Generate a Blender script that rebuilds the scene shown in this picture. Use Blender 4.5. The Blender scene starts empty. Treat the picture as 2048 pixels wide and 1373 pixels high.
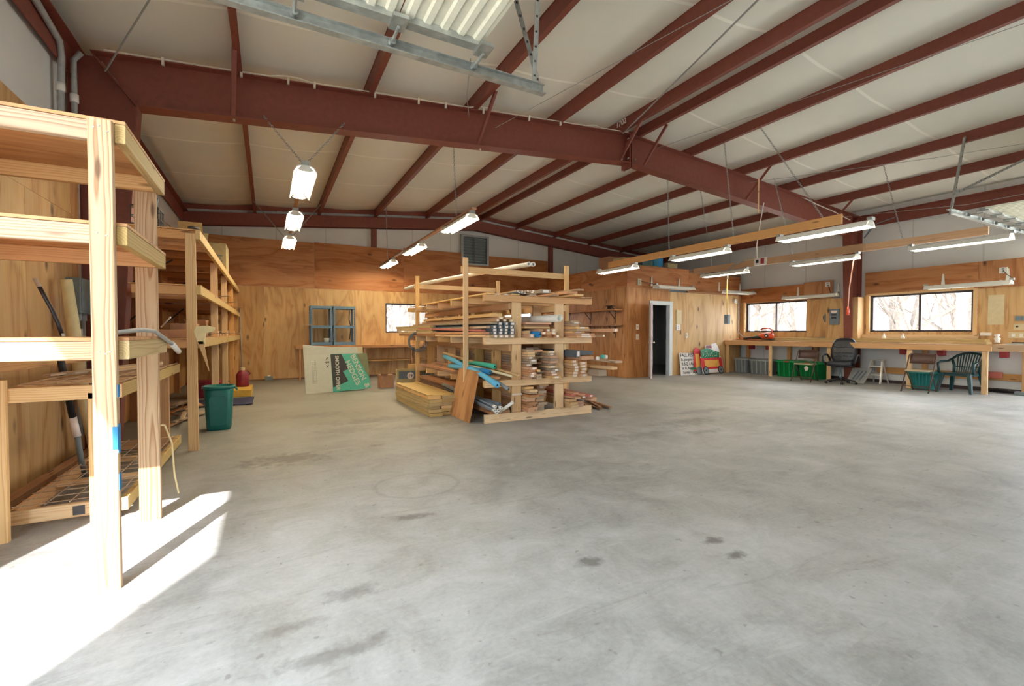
import bpy, math, random
from mathutils import Vector, Matrix
R = random.Random(7)
SC = bpy.context.scene
COL = SC.collection
V = Vector
WL = {}          # world location of every root built so far

def C(r, g, b):
    f = lambda c: (c / 255 / 12.92) if c / 255 <= 0.04045 else ((c / 255 + 0.055) / 1.055) ** 2.4
    return (f(r), f(g), f(b), 1.0)

# ------------------------------------------------------------------ materials
class NT:
    def __init__(s, name):
        s.m = bpy.data.materials.new(name); s.m.use_nodes = True
        s.t = s.m.node_tree; s.n = s.t.nodes; s.n.clear()
        s.out = s.n.new('ShaderNodeOutputMaterial')
        s.b = s.n.new('ShaderNodeBsdfPrincipled')
        s.t.links.new(s.b.outputs[0], s.out.inputs[0])
    def link(s, a, b): s.t.links.new(a, b)
    def node(s, kind, **kw):
        x = s.n.new(kind)
        for k, v in kw.items(): setattr(x, k, v)
        return x
    def inp(s, sock, v):
        if hasattr(v, 'links') or hasattr(v, 'is_output'): s.link(v, sock)
        else: sock.default_value = v
    def math(s, op, a, b=0.0, c=0.0, clamp=False):
        x = s.node('ShaderNodeMath', operation=op, use_clamp=clamp)
        s.inp(x.inputs[0], a); s.inp(x.inputs[1], b); s.inp(x.inputs[2], c)
        return x.outputs[0]
    def vmath(s, op, a, b=(0, 0, 0), sc=1.0):
        x = s.node('ShaderNodeVectorMath', operation=op)
        s.inp(x.inputs[0], a); s.inp(x.inputs[1], b)
        if op == 'SCALE': s.inp(x.inputs['Scale'], sc)
        return x.outputs['Value'] if op in ('LENGTH', 'DOT_PRODUCT', 'DISTANCE') else x.outputs[0]
    def noise(s, vec, scale=1.0, detail=3.0, rough=0.55, dist=0.0):
        x = s.node('ShaderNodeTexNoise')
        s.inp(x.inputs['Vector'], vec); s.inp(x.inputs['Scale'], scale); s.inp(x.inputs['Detail'], detail)
        s.inp(x.inputs['Roughness'], rough); s.inp(x.inputs['Distortion'], dist)
        return x.outputs['Fac']
    def ramp(s, fac, stops):
        x = s.node('ShaderNodeValToRGB'); e = x.color_ramp.elements
        while len(e) < len(stops): e.new(0.5)
        for el, (p, c) in zip(e, stops): el.position = p; el.color = c if len(c) == 4 else (*c, 1)
        s.inp(x.inputs[0], fac)
        return x.outputs[0]
    def mix(s, fac, a, b, mode='MIX'):
        x = s.node('ShaderNodeMix', data_type='RGBA', blend_type=mode)
        s.inp(x.inputs[0], fac); s.inp(x.inputs[6], a); s.inp(x.inputs[7], b)
        return x.outputs[2]
    def mrange(s, v, a, b, c=0.0, d=1.0):
        x = s.node('ShaderNodeMapRange', clamp=True)
        s.inp(x.inputs[0], v); s.inp(x.inputs[1], a); s.inp(x.inputs[2], b); s.inp(x.inputs[3], c); s.inp(x.inputs[4], d)
        return x.outputs[0]
    def set(s, col=None, rough=None, metal=None, spec=None, bump=None, bstr=0.2, bdist=0.01):
        if col is not None: s.inp(s.b.inputs['Base Color'], col)
        if rough is not None: s.inp(s.b.inputs['Roughness'], rough)
        if metal is not None: s.inp(s.b.inputs['Metallic'], metal)
        if spec is not None: s.inp(s.b.inputs['Specular IOR Level'], spec)
        if bump is not None:
            x = s.node('ShaderNodeBump'); s.inp(x.inputs['Height'], bump)
            x.inputs['Strength'].default_value = bstr; x.inputs['Distance'].default_value = bdist
            s.link(x.outputs[0], s.b.inputs['Normal'])
        return s.m

def flat(name, c, rough=0.55, metal=0.0, var=0.06, spec=0.5):
    n = NT(name)
    oc = n.node('ShaderNodeTexCoord').outputs['Object']
    f = n.noise(oc, 14.0, 4.0)
    d = tuple(x * (1 - 2.2 * var) for x in c[:3]) + (1,)
    l = tuple(min(1, x * (1 + 1.2 * var)) for x in c[:3]) + (1,)
    return n.set(n.ramp(f, [(0.3, d), (0.7, l)]), rough, metal, spec)

def wood(name, light, dark, ring=0.012, contrast=0.6, rough=0.6, hv=0.10, grey=0.0):
    """solid lumber: growth rings round a pith line that runs along the local x axis"""
    n = NT(name)
    oc = n.node('ShaderNodeTexCoord').outputs['Object']
    rnd = n.node('ShaderNodeObjectInfo').outputs['Random']
    off = n.node('ShaderNodeCombineXYZ')
    n.link(n.math('MULTIPLY', rnd, 37.0), off.inputs[0]); n.link(n.math('MULTIPLY', rnd, 91.7), off.inputs[1]); n.link(n.math('MULTIPLY', rnd, 53.3), off.inputs[2])
    p = n.vmath('ADD', oc, off.outputs[0])
    st = n.vmath('MULTIPLY', p, (1.1, 7.0, 7.0))
    d = n.noise(st, 1.0, 2.0, 0.5)
    sp = n.node('ShaderNodeSeparateXYZ'); n.link(oc, sp.inputs[0])
    r2 = n.math('FRACT', n.math('MULTIPLY', rnd, 17.31)); r3 = n.math('FRACT', n.math('MULTIPLY', rnd, 41.77))
    y = n.math('ADD', sp.outputs[1], n.math('MULTIPLY', n.math('SUBTRACT', r2, 0.5), 0.08))
    z = n.math('ADD', sp.outputs[2], n.math('ADD', n.math('MULTIPLY', r3, 0.05), 0.012))
    rr = n.math('SQRT', n.math('ADD', n.math('MULTIPLY', y, y), n.math('MULTIPLY', z, z)))
    rr = n.math('ADD', rr, n.math('MULTIPLY', d, 0.055))
    ringv = n.math('FRACT', n.math('DIVIDE', rr, ring))
    ringv = n.ramp(ringv, [(0.0, (0, 0, 0)), (0.55, (0.25,) * 3), (0.86, (1, 1, 1)), (1.0, (0, 0, 0))])
    fine = n.noise(n.vmath('MULTIPLY', p, (3.0, 90.0, 90.0)), 1.0, 2.0, 0.6)
    fac = n.math('ADD', n.math('MULTIPLY', ringv, contrast), n.math('MULTIPLY', fine, 0.35), clamp=True)
    col = n.mix(fac, light, dark)
    vor = n.node('ShaderNodeTexVoronoi'); n.link(n.vmath('MULTIPLY', p, (2.0, 9.0, 9.0)), vor.inputs['Vector']); vor.inputs['Scale'].default_value = 1.0
    kn = n.mrange(vor.outputs['Distance'], 0.07, 0.14, 0.8, 0.0)
    col = n.mix(kn, col, tuple(x * 0.35 for x in dark[:3]) + (1,))
    hs = n.node('ShaderNodeHueSaturation'); n.link(col, hs.inputs['Color'])
    n.link(n.mrange(r2, 0, 1, 1 - 1.5 * hv, 1 + hv), hs.inputs['Value'])
    n.link(n.mrange(r3, 0, 1, 1 - 1.5 * hv, 1 + hv), hs.inputs['Saturation'])
    return n.set(hs.outputs[0], rough, None, 0.3)

def plywood(name, light, mid, dark, rough=0.55):
    """rotary-cut veneer: contour-like figure along u, knots, each sheet with a tint of its own"""
    n = NT(name)
    uv = n.node('ShaderNodeUVMap', uv_map='grain').outputs[0]
    tint = n.node('ShaderNodeAttribute', attribute_name='tint').outputs['Fac']
    a = n.noise(n.vmath('MULTIPLY', uv, (0.55, 2.6, 1)), 1.0, 2.5, 0.55, 0.6)
    con = n.math('PINGPONG', n.math('MULTIPLY', a, 9.0), 1.0)
    con = n.math('POWER', con, 1.6)
    fine = n.noise(n.vmath('MULTIPLY', uv, (2.2, 55.0, 1)), 1.0, 3.0, 0.65)
    fac = n.math('ADD', n.math('MULTIPLY', con, 0.5), n.math('MULTIPLY', n.math('SUBTRACT', fine, 0.28), 0.95), clamp=True)
    col = n.ramp(fac, [(0.0, light), (0.5, mid), (1.0, dark)])
    band = n.noise(n.vmath('MULTIPLY', uv, (0.25, 1.3, 1)), 1.0, 2.0)
    hs = n.node('ShaderNodeHueSaturation'); n.link(col, hs.inputs['Color'])
    n.link(n.math('ADD', n.mrange(tint, 0, 1, 0.78, 1.12), n.mrange(band, 0.3, 0.7, -0.1, 0.1)), hs.inputs['Value'])
    n.link(n.mrange(tint, 0, 1, 1.12, 0.9), hs.inputs['Saturation'])
    n.link(n.mrange(tint, 0, 1, 0.488, 0.506), hs.inputs['Hue'])
    vor = n.node('ShaderNodeTexVoronoi'); n.link(n.vmath('MULTIPLY', uv, (1.9, 4.2, 1)), vor.inputs['Vector']); vor.inputs['Scale'].default_value = 1.0
    vr = n.node('ShaderNodeSeparateColor'); n.link(vor.outputs['Color'], vr.inputs[0])
    gate = n.math('GREATER_THAN', vr.outputs[0], 0.5)
    kn = n.math('MULTIPLY', n.mrange(vor.outputs['Distance'], 0.06, 0.19, 0.9, 0.0), gate)
    col = n.mix(kn, hs.outputs[0], C(70, 42, 24))
    return n.set(col, rough, None, 0.35)

M = {}
M['pine'] = wood('pine lumber', C(236, 202, 150), C(198, 146, 92))
M['pine_pale'] = wood('pale pine', C(206, 180, 148), C(158, 118, 86), 0.013, 0.8)
M['pine_orange'] = wood('amber pine', C(222, 176, 124), C(186, 134, 86))
M['pine_olive'] = wood('treated pine', C(212, 184, 128), C(168, 136, 84))
M['pine_grey'] = wood('weathered lumber', C(186, 164, 138), C(136, 114, 92))
M['pine_red'] = wood('reddish lumber', C(220, 174, 136), C(182, 128, 94))
M['pine_pink'] = wood('pink stained lumber', C(200, 118, 104), C(176, 92, 80), contrast=0.3)
M['pine_brown'] = wood('brown lumber', C(184, 134, 92), C(140, 94, 60))
M['pine_dark'] = wood('dark brown lumber', C(140, 100, 72), C(98, 68, 50))  # darkest of the brown lumber tones
M['ply'] = plywood('plywood golden', C(212, 174, 120), C(196, 152, 98), C(156, 110, 64))
M['ply_red'] = plywood('plywood reddish', C(202, 148, 98), C(184, 124, 78), C(142, 88, 52))
M['ply_orange'] = plywood('plywood amber', C(206, 160, 110), C(184, 134, 86), C(136, 90, 54))
M['steel_red'] = flat('red oxide steel', C(132, 70, 57), 0.5, 0.0, 0.05)
M['galv'] = flat('galvanised steel', C(178, 182, 178), 0.4, 0.65, 0.12)
M['galv_dull'] = flat('dull conduit', C(168, 170, 168), 0.5, 0.2, 0.08)
M['white'] = flat('white enamel', C(232, 230, 220), 0.4, 0, 0.02)
M['door_white'] = flat('garage door white', C(226, 224, 206), 0.5, 0, 0.03)
M['plastic_white'] = flat('white plastic', C(236, 232, 224), 0.4, 0, 0.02)
M['cream'] = flat('cream plate', C(214, 198, 158), 0.5, 0, 0.03)
M['black'] = flat('black rubber', C(34, 32, 34), 0.5, 0, 0.1)
M['leather'] = flat('black leather', C(36, 38, 46), 0.38, 0, 0.1)
M['brown_metal'] = flat('brown enamel', C(82, 56, 48), 0.4, 0, 0.06)
M['tan_seat'] = flat('tan vinyl', C(170, 150, 122), 0.5)
M['green_plastic'] = flat('green tote plastic', C(22, 146, 76), 0.4, 0, 0.05)
M['teal_plastic'] = flat('teal tub plastic', C(46, 132, 128), 0.4, 0, 0.05)
M['bin_green'] = flat('dark green bin plastic', C(18, 108, 104), 0.35, 0, 0.05)
M['chair_green'] = flat('dark green resin', C(22, 62, 66), 0.35, 0, 0.06)
M['grey_plastic'] = flat('grey tote plastic', C(160, 166, 166), 0.45, 0, 0.04)
M['grey_lid'] = flat('grey tote lid', C(136, 142, 142), 0.45, 0, 0.04)
M['red_plastic'] = flat('red plastic', C(182, 52, 48), 0.4, 0, 0.05)
M['red_box'] = flat('red electrical box', C(178, 64, 68), 0.5)
M['maroon'] = flat('faded red paint', C(134, 34, 52), 0.5, 0, 0.12)
M['orange'] = flat('orange plastic', C(224, 84, 44), 0.4)
M['cord_orange'] = flat('orange cord', C(240, 176, 148), 0.5)
M['cord_yellow'] = flat('yellow cord', C(232, 206, 110), 0.5)
M['blue_steel'] = flat('blue grey steel', C(98, 124, 146), 0.45, 0.2)
M['cardboard'] = flat('cardboard', C(178, 132, 100), 0.8, 0, 0.05)
M['cardboard_olive'] = flat('aged carton', C(182, 164, 120), 0.8, 0, 0.05)
M['foam_white'] = flat('white foam board', C(206, 206, 194), 0.6, 0, 0.02)
M['teal_print'] = flat('teal print', C(80, 174, 156), 0.5, 0, 0.02)
M['dark_print'] = flat('charcoal print', C(62, 58, 58), 0.5, 0, 0.02)
M['olive_print'] = flat('olive print', C(126, 128, 96), 0.5, 0, 0.06)
M['noodle_light'] = flat('light blue foam', C(96, 182, 224), 0.7)
M['noodle_blue'] = flat('blue foam', C(36, 128, 186), 0.7)
M['noodle_teal'] = flat('teal foam', C(70, 186, 160), 0.7)
M['grey_pipe'] = flat('grey plastic conduit', C(128, 134, 140), 0.45)
M['tag'] = flat('paper tag', C(238, 224, 214), 0.7, 0, 0.02)
M['composite'] = flat('grey composite decking', C(92, 100, 106), 0.7, 0, 0.1)
M['grey_paint'] = flat('grey painted steel', C(120, 130, 132), 0.5)
M['slate'] = flat('slate grey panel', C(108, 120, 130), 0.5)
M['navy'] = flat('navy tarpaulin', C(34, 36, 74), 0.6, 0, 0.2)
M['yellow_board'] = flat('yellow board', C(196, 158, 66), 0.6)
M['aluminium'] = flat('aluminium', C(232, 231, 226), 0.35, 0.5, 0.05)
M['trim_white'] = flat('white trim paint', C(216, 222, 224), 0.45, 0, 0.02)
M['door_leaf'] = flat('lilac white door', C(206, 190, 196), 0.45, 0, 0.02)
M['dark_frame'] = flat('bronze window frame', C(70, 56, 54), 0.45)
M['brass'] = flat('steel hardware', C(196, 188, 176), 0.3, 0.8)
M['sign_white'] = flat('painted sign board', C(226, 220, 216), 0.6, 0, 0.03)
M['sign_red'] = flat('red sign paint', C(206, 42, 52), 0.5)
M['sign_yellow'] = flat('yellow sign paint', C(226, 170, 82), 0.5)
M['sign_green'] = flat('green sign paint', C(24, 120, 78), 0.5, 0, 0.25)
M['sign_grey'] = flat('grey sign paint', C(124, 136, 144), 0.5)
M['bark'] = flat('pale bark', C(112, 102, 94), 0.9, 0, 0.15)
M['rope'] = flat('white cable', C(222, 214, 200), 0.6)
M['blue_tape'] = flat('blue paint', C(34, 116, 170), 0.6)
M['foam_wrap'] = flat('cream foam wrap', C(226, 208, 160), 0.7, 0, 0.05)

def liner(name, c, ax=None, pitch=1.22, ph=1.03, lift=1.16):
    n = NT(name)
    g = n.node('ShaderNodeNewGeometry').outputs['Position']
    f = n.noise(g, 0.8, 3.0)
    col = n.ramp(f, [(0.3, tuple(x * 0.93 for x in c[:3])), (0.7, c)])
    if ax is not None:
        sp = n.node('ShaderNodeSeparateXYZ'); n.link(g, sp.inputs[0])
        w = n.math('FRACT', n.math('DIVIDE', n.math('ADD', sp.outputs[ax], 100 * pitch + ph), pitch))
        w = n.math('ABSOLUTE', n.math('SUBTRACT', w, 0.5))
        tape = n.math('LESS_THAN', w, 0.012)
        col = n.mix(tape, col, tuple(min(1, x * lift) for x in c[:3]) + (1,))
    return n.set(col, 0.55, None, 0.3)
M['ceiling'] = liner('ceiling vinyl', C(240, 240, 230), 1, 1.86)
M['liner'] = liner('wall vinyl', C(232, 231, 226), 0, 1.22, .4, .8)
M['liner_side'] = liner('side wall vinyl', C(232, 233, 230), 1, 1.22, .4, .8)

def concrete():
    n = NT('concrete floor')
    g = n.node('ShaderNodeNewGeometry').outputs['Position']
    big = n.noise(g, 0.45, 5.0, 0.6, 0.4)
    mid = n.noise(g, 2.6, 6.0, 0.65, 0.8)
    fin = n.noise(g, 38.0, 4.0, 0.7)
    f = n.math('ADD', n.math('MULTIPLY', big, 0.45), n.math('ADD', n.math('MULTIPLY', mid, 0.4), n.math('MULTIPLY', fin, 0.15)))
    col = n.ramp(f, [(0.36, C(126, 127, 126)), (0.5, C(162, 163, 163)), (0.62, C(184, 185, 187))])
    strk = n.noise(n.vmath('MULTIPLY', n.vmath('ADD', g, n.vmath('SCALE', g, sc=0.0)), (1.4, 9.0, 1.0)), 1.0, 5.0, 0.7, 1.2)
    col = n.mix(n.mrange(strk, 0.56, 0.74, 0.0, 0.42), col, C(118, 114, 106))
    col = n.mix(n.mrange(strk, 0.30, 0.42, 0.35, 0.0), col, C(186, 187, 188))
    # worn darker area in front of the shelving and rack
    sp = n.node('ShaderNodeSeparateXYZ'); n.link(g, sp.inputs[0])
    wob = n.noise(g, 1.7, 4.0, 0.6)
    wear = n.math('MULTIPLY', n.mrange(n.math('ADD', sp.outputs[1], n.math('MULTIPLY', wob, 2.4)), 5.2, 8.6), n.mrange(sp.outputs[0], 12.5, 4.0))
    col = n.mix(n.math('MULTIPLY', wear, 0.55), col, C(112, 104, 84))
    spots = [(0.15, 4.95, .36, .20, .75), (0.85, 3.0, .12, .05, .8), (1.05, 5.1, .09, .06, .6), (1.55, 1.95, .09, .045, .8),
             (2.28, 1.62, .07, .035, .9), (2.33, 1.80, .07, .04, .9), (0.05, 2.1, .12, .04, .55), (0.35, 2.25, .10, .07, .6), (0.2, 1.85, .2, .05, .6),
             (3.9, 4.1, .5, .16, .45), (5.1, 4.4, .6, .2, .5), (6.0, 4.9, .7, .16, .45), (4.8, 3.85, .28, .10, .55), (1.3, 6.6, .6, .2, .5), (1.9, 5.9, .5, .18, .4), (0.9, 6.1, .4, .25, .35),
             (4.0, 2.4, .1, .05, .3), (6.9, 3.5, .3, .1, .35), (0.6, 7.4, .5, .25, .4)]
    tot = None
    w2 = n.noise(g, 7.0, 4.0, 0.7)
    for (x, y, a, b, k) in spots:
        dv = n.vmath('MULTIPLY', n.vmath('SUBTRACT', g, (x, y, 0)), (1 / a, 1 / b, 0))
        d = n.math('ADD', n.vmath('LENGTH', dv), n.math('MULTIPLY', n.math('SUBTRACT', w2, 0.5), 3.6))
        m = n.mrange(d, 0.35, 1.25, k * .8, 0.0)
        tot = m if tot is None else n.math('MAXIMUM', tot, m)
    col = n.mix(tot, col, C(80, 76, 72))
    ringd = n.vmath('LENGTH', n.vmath('MULTIPLY', n.vmath('SUBTRACT', g, (1.06, 3.62, 0)), (1 / .33, 1 / .30, 0)))
    ring = n.mrange(n.math('ABSOLUTE', n.math('SUBTRACT', n.math('ADD', ringd, n.math('MULTIPLY', n.math('SUBTRACT', w2, .5), .25)), 1.0)), 0.02, 0.09, 0.22, 0)
    col = n.mix(ring, col, C(96, 92, 86))
    sp2 = n.noise(n.vmath('MULTIPLY', g, (1, 1, 1)), 16.0, 2.0, 0.5)
    col = n.mix(n.math('MULTIPLY', n.mrange(sp2, 0.68, 0.74), 0.4), col, C(92, 88, 82))
    return n.set(col, n.mrange(mid, 0.3, 0.7, 0.42, 0.62), None, 0.4, mid, 0.08, 0.01)
M['concrete'] = concrete()

def emis(name, c, st):
    n = NT(name)
    n.b.inputs['Base Color'].default_value = c
    n.b.inputs['Emission Color'].default_value = c; n.b.inputs['Emission Strength'].default_value = st
    return n.m
M['tube_on'] = emis('lit warm tube', C(255, 240, 205), 34.0)
M['tube_dim'] = emis('lit tube by the doors', C(255, 246, 225), 16.0)
M['tube_off'] = flat('unlit tube', C(206, 204, 194), 0.3, 0, 0.02)

def glass():
    n = NT('window glass')
    tr = n.node('ShaderNodeBsdfTransparent'); gl = n.node('ShaderNodeBsdfGlossy'); gl.inputs['Roughness'].default_value = 0.03
    mx = n.node('ShaderNodeMixShader'); mx.inputs[0].default_value = 0.06
    n.link(tr.outputs[0], mx.inputs[1]); n.link(gl.outputs[0], mx.inputs[2]); n.link(mx.outputs[0], n.out.inputs[0])
    return n.m
M['glass'] = glass()

# ------------------------------------------------------------------ mesh builder
class MB:
    def __init__(s): s.v = []; s.f = []
    def add(s, vs, fs):
        k = len(s.v); s.v += [V(p) for p in vs]; s.f += [tuple(i + k for i in f) for f in fs]; return s
    def box(s, x0, x1, y0, y1, z0, z1):
        return s.add([(x0, y0, z0), (x1, y0, z0), (x1, y1, z0), (x0, y1, z0), (x0, y0, z1), (x1, y0, z1), (x1, y1, z1), (x0, y1, z1)],
                     [(0, 3, 2, 1), (4, 5, 6, 7), (0, 1, 5, 4), (1, 2, 6, 5), (2, 3, 7, 6), (3, 0, 4, 7)])
    def bar(s, p0, p1, w, h, up=(0, 0, 1)):
        p0, p1 = V(p0), V(p1); ex = (p1 - p0).normalized(); u = V(up); ez = (u - ex * u.dot(ex)).normalized(); ey = ez.cross(ex)
        vs = []
        for p in (p0, p1):
            for a, b in ((-1, -1), (1, -1), (1, 1), (-1, 1)): vs.append(p + ey * a * w / 2 + ez * b * h / 2)
        return s.add(vs, [(0, 3, 2, 1), (4, 5, 6, 7), (0, 1, 5, 4), (1, 2, 6, 5), (2, 3, 7, 6), (3, 0, 4, 7)])
    def tube(s, pts, r, n=8, cap=True, rs=None):
        pts = [V(p) for p in pts]; k = len(s.v); m = len(pts); prev = None
        for i, p in enumerate(pts):
            t = (pts[min(i + 1, m - 1)] - pts[max(i - 1, 0)]).normalized()
            if prev is None:
                a = V((0, 0, 1)) if abs(t.z) < 0.9 else V((1, 0, 0)); e1 = (a - t * a.dot(t)).normalized()
            else: e1 = (prev - t * prev.dot(t)).normalized()
            prev = e1; e2 = t.cross(e1); rr = rs[i] if rs else r
            for j in range(n):
                q = 2 * math.pi * j / n; s.v.append(p + (e1 * math.cos(q) + e2 * math.sin(q)) * rr)
        for i in range(m - 1):
            for j in range(n):
                a = k + i * n + j; b = k + i * n + (j + 1) % n; s.f.append((a, b, b + n, a + n))
        if cap: s.f.append(tuple(k + j for j in reversed(range(n)))); s.f.append(tuple(k + (m - 1) * n + j for j in range(n)))
        return s
    def pipe(s, p0, p1, r, ri, n=14):
        """open hollow pipe"""
        p0, p1 = V(p0), V(p1); t = (p1 - p0).normalized(); a = V((0, 0, 1)) if abs(t.z) < .9 else V((1, 0, 0))
        e1 = (a - t * a.dot(t)).normalized(); e2 = t.cross(e1); k = len(s.v)
        for p, q in ((p0, r), (p1, r), (p1, ri), (p0, ri)):
            for j in range(n):
                x = 2 * math.pi * j / n; s.v.append(p + (e1 * math.cos(x) + e2 * math.sin(x)) * q)
        for i in range(4):
            for j in range(n):
                a = k + i * n + j; b = k + i * n + (j + 1) % n; c = k + ((i + 1) % 4) * n; s.f.append((a, b, c + (j + 1) % n, c + j))
        return s
    def lathe(s, prof, c=(0, 0, 0), n=24, sx=1.0, sy=1.0, close=False):
        k = len(s.v); m = len(prof)
        for r, z in prof:
            for j in range(n):
                q = 2 * math.pi * j / n; s.v.append(V((c[0] + r * sx * math.cos(q), c[1] + r * sy * math.sin(q), c[2] + z)))
        for i in range(m - 1):
            for j in range(n):
                a = k + i * n + j; b = k + i * n + (j + 1) % n; s.f.append((a, b, b + n, a + n))
        if close: s.f.append(tuple(k + j for j in reversed(range(n))))
        return s
    def prism(s, poly, fn, t0, t1):
        """2-D outline swept between t0 and t1; fn(a, b, t) gives the point"""
        n = len(poly); s_ = [fn(a, b, t0) for a, b in poly] + [fn(a, b, t1) for a, b in poly]
        return s.add(s_, [tuple(reversed(range(n))), tuple(range(n, 2 * n))] + [(i, (i + 1) % n, (i + 1) % n + n, i + n) for i in range(n)])
    def loft(s, secs, cap=True):
        """closed sections of equal length"""
        n = len(secs[0]); k = len(s.v)
        for q in secs: s.v += [V(p) for p in q]
        for i in range(len(secs) - 1):
            for j in range(n):
                a = k + i * n + j; b = k + i * n + (j + 1) % n; s.f.append((a, b, b + n, a + n))
        if cap: s.f.append(tuple(k + j for j in reversed(range(n)))); s.f.append(tuple(k + (len(secs) - 1) * n + j for j in range(n)))
        return s
    def grid(s, rows):
        k = len(s.v); m = len(rows[0])
        for r in rows: s.v += [V(p) for p in r]
        for i in range(len(rows) - 1):
            for j in range(m - 1):
                a = k + i * m + j; s.f.append((a, a + 1, a + 1 + m, a + m))
        return s
    def build(s, name, mat, parent=None, smooth=False, solid=0.0, bev=0.0, sub=0):
        c = sum(s.v, V((0, 0, 0))) / max(1, len(s.v))
        me = bpy.data.meshes.new(name)
        me.from_pydata([tuple(p - c) for p in s.v], [], s.f); me.update()
        me.materials.append(mat)
        if smooth:
            for p in me.polygons: p.use_smooth = True
        o = bpy.data.objects.new(name, me); COL.objects.link(o)
        o.location = c - (WL[parent.name] if parent else V((0, 0, 0)))
        if parent: o.parent = parent
        WL[o.name] = c.copy()
        if solid: m = o.modifiers.new('s', 'SOLIDIFY'); m.thickness = solid; m.offset = 0
        if bev: m = o.modifiers.new('b', 'BEVEL'); m.width = bev; m.segments = 2; m.limit_method = 'ANGLE'
        if sub: m = o.modifiers.new('u', 'SUBSURF'); m.levels = sub; m.render_levels = sub
        return o

def tag(o, label, cat, group=None, kind=None):
    o['label'] = label; o['category'] = cat
    if group: o['group'] = group
    if kind: o['kind'] = kind
    return o
def thing(name, label, cat, loc=(0, 0, 0), group=None):
    o = bpy.data.objects.new(name, None); COL.objects.link(o); o.location = loc; WL[o.name] = V(loc); o.empty_display_size = .1
    return tag(o, label, cat, group)
def struct(o, label=None):
    o['kind'] = 'structure'
    if label: o['label'] = label
    return o
def board(name, p0, p1, w, h, mat, parent=None, up=(0, 0, 1), ch=0.003, ends=(0, 0)):
    """one stick of lumber: local x runs along it; w is its breadth across, h its depth along up"""
    p0, p1 = V(p0), V(p1); c = (p0 + p1) / 2; L = (p1 - p0).length; ex = (p1 - p0) / L; u = V(up)
    ez = (u - ex * u.dot(ex)).normalized(); ey = ez.cross(ex)
    a, b = w / 2, h / 2; ch = min(ch, a * .4, b * .4)
    pr = [(-a + ch, -b), (a - ch, -b), (a, -b + ch), (a, b - ch), (a - ch, b), (-a + ch, b), (-a, b - ch), (-a, -b + ch)]
    vs = [(x, y, z) for x in (-L / 2, L / 2) for y, z in pr]
    fs = [tuple(reversed(range(8))), tuple(range(8, 16))] + [(i, (i + 1) % 8, (i + 1) % 8 + 8, i + 8) for i in range(8)]
    me = bpy.data.meshes.new(name); me.from_pydata(vs, [], fs); me.update(); me.materials.append(mat)
    o = bpy.data.objects.new(name, me); COL.objects.link(o)
    rot = Matrix((ex, ey, ez)).transposed().to_4x4()
    o.matrix_basis = Matrix.Translation(c - (WL[parent.name] if parent else V((0, 0, 0)))) @ rot
    if parent: o.parent = parent
    WL[o.name] = c.copy()
    return o
def kids(o): return [c for c in bpy.data.objects if c.parent == o]
def copy_tree(o, label=None, loc=None, rotz=None, parent=None):
    c = o.copy(); COL.objects.link(c)
    if parent: c.parent = parent
    if label: c['label'] = label
    if loc is not None: c.location = loc
    if rotz is not None: c.rotation_euler = (0, 0, rotz)
    for k in kids(o): copy_tree(k, parent=c)
    return c
def text(name, body, size, mat, parent, loc, rot, ext=0.0006, align='LEFT', space=1.0, bold=.022):
    cu = bpy.data.curves.new(name, 'FONT'); cu.body = body; cu.size = size; cu.extrude = ext; cu.align_x = align; cu.space_character = space; cu.offset = size * bold
    cu.materials.append(mat); o = bpy.data.objects.new(name, cu); COL.objects.link(o)
    bpy.context.view_layer.update()
    me = bpy.data.meshes.new_from_object(o.evaluated_get(bpy.context.evaluated_depsgraph_get())); me.materials.clear(); me.materials.append(mat)
    bpy.data.objects.remove(o); bpy.data.curves.remove(cu)
    o = bpy.data.objects.new(name, me); COL.objects.link(o)
    o.rotation_mode = 'QUATERNION'
    o.matrix_basis = Matrix.Translation(V(loc) - (WL[parent.name] if parent else V((0, 0, 0)))) @ rot.to_4x4(); o.parent = parent
    return o
def basis(ex, ey):
    ex = V(ex).normalized(); ey = V(ey); ey = (ey - ex * ey.dot(ex)).normalized()
    return Matrix((ex, ey, ex.cross(ey))).transposed()

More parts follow.
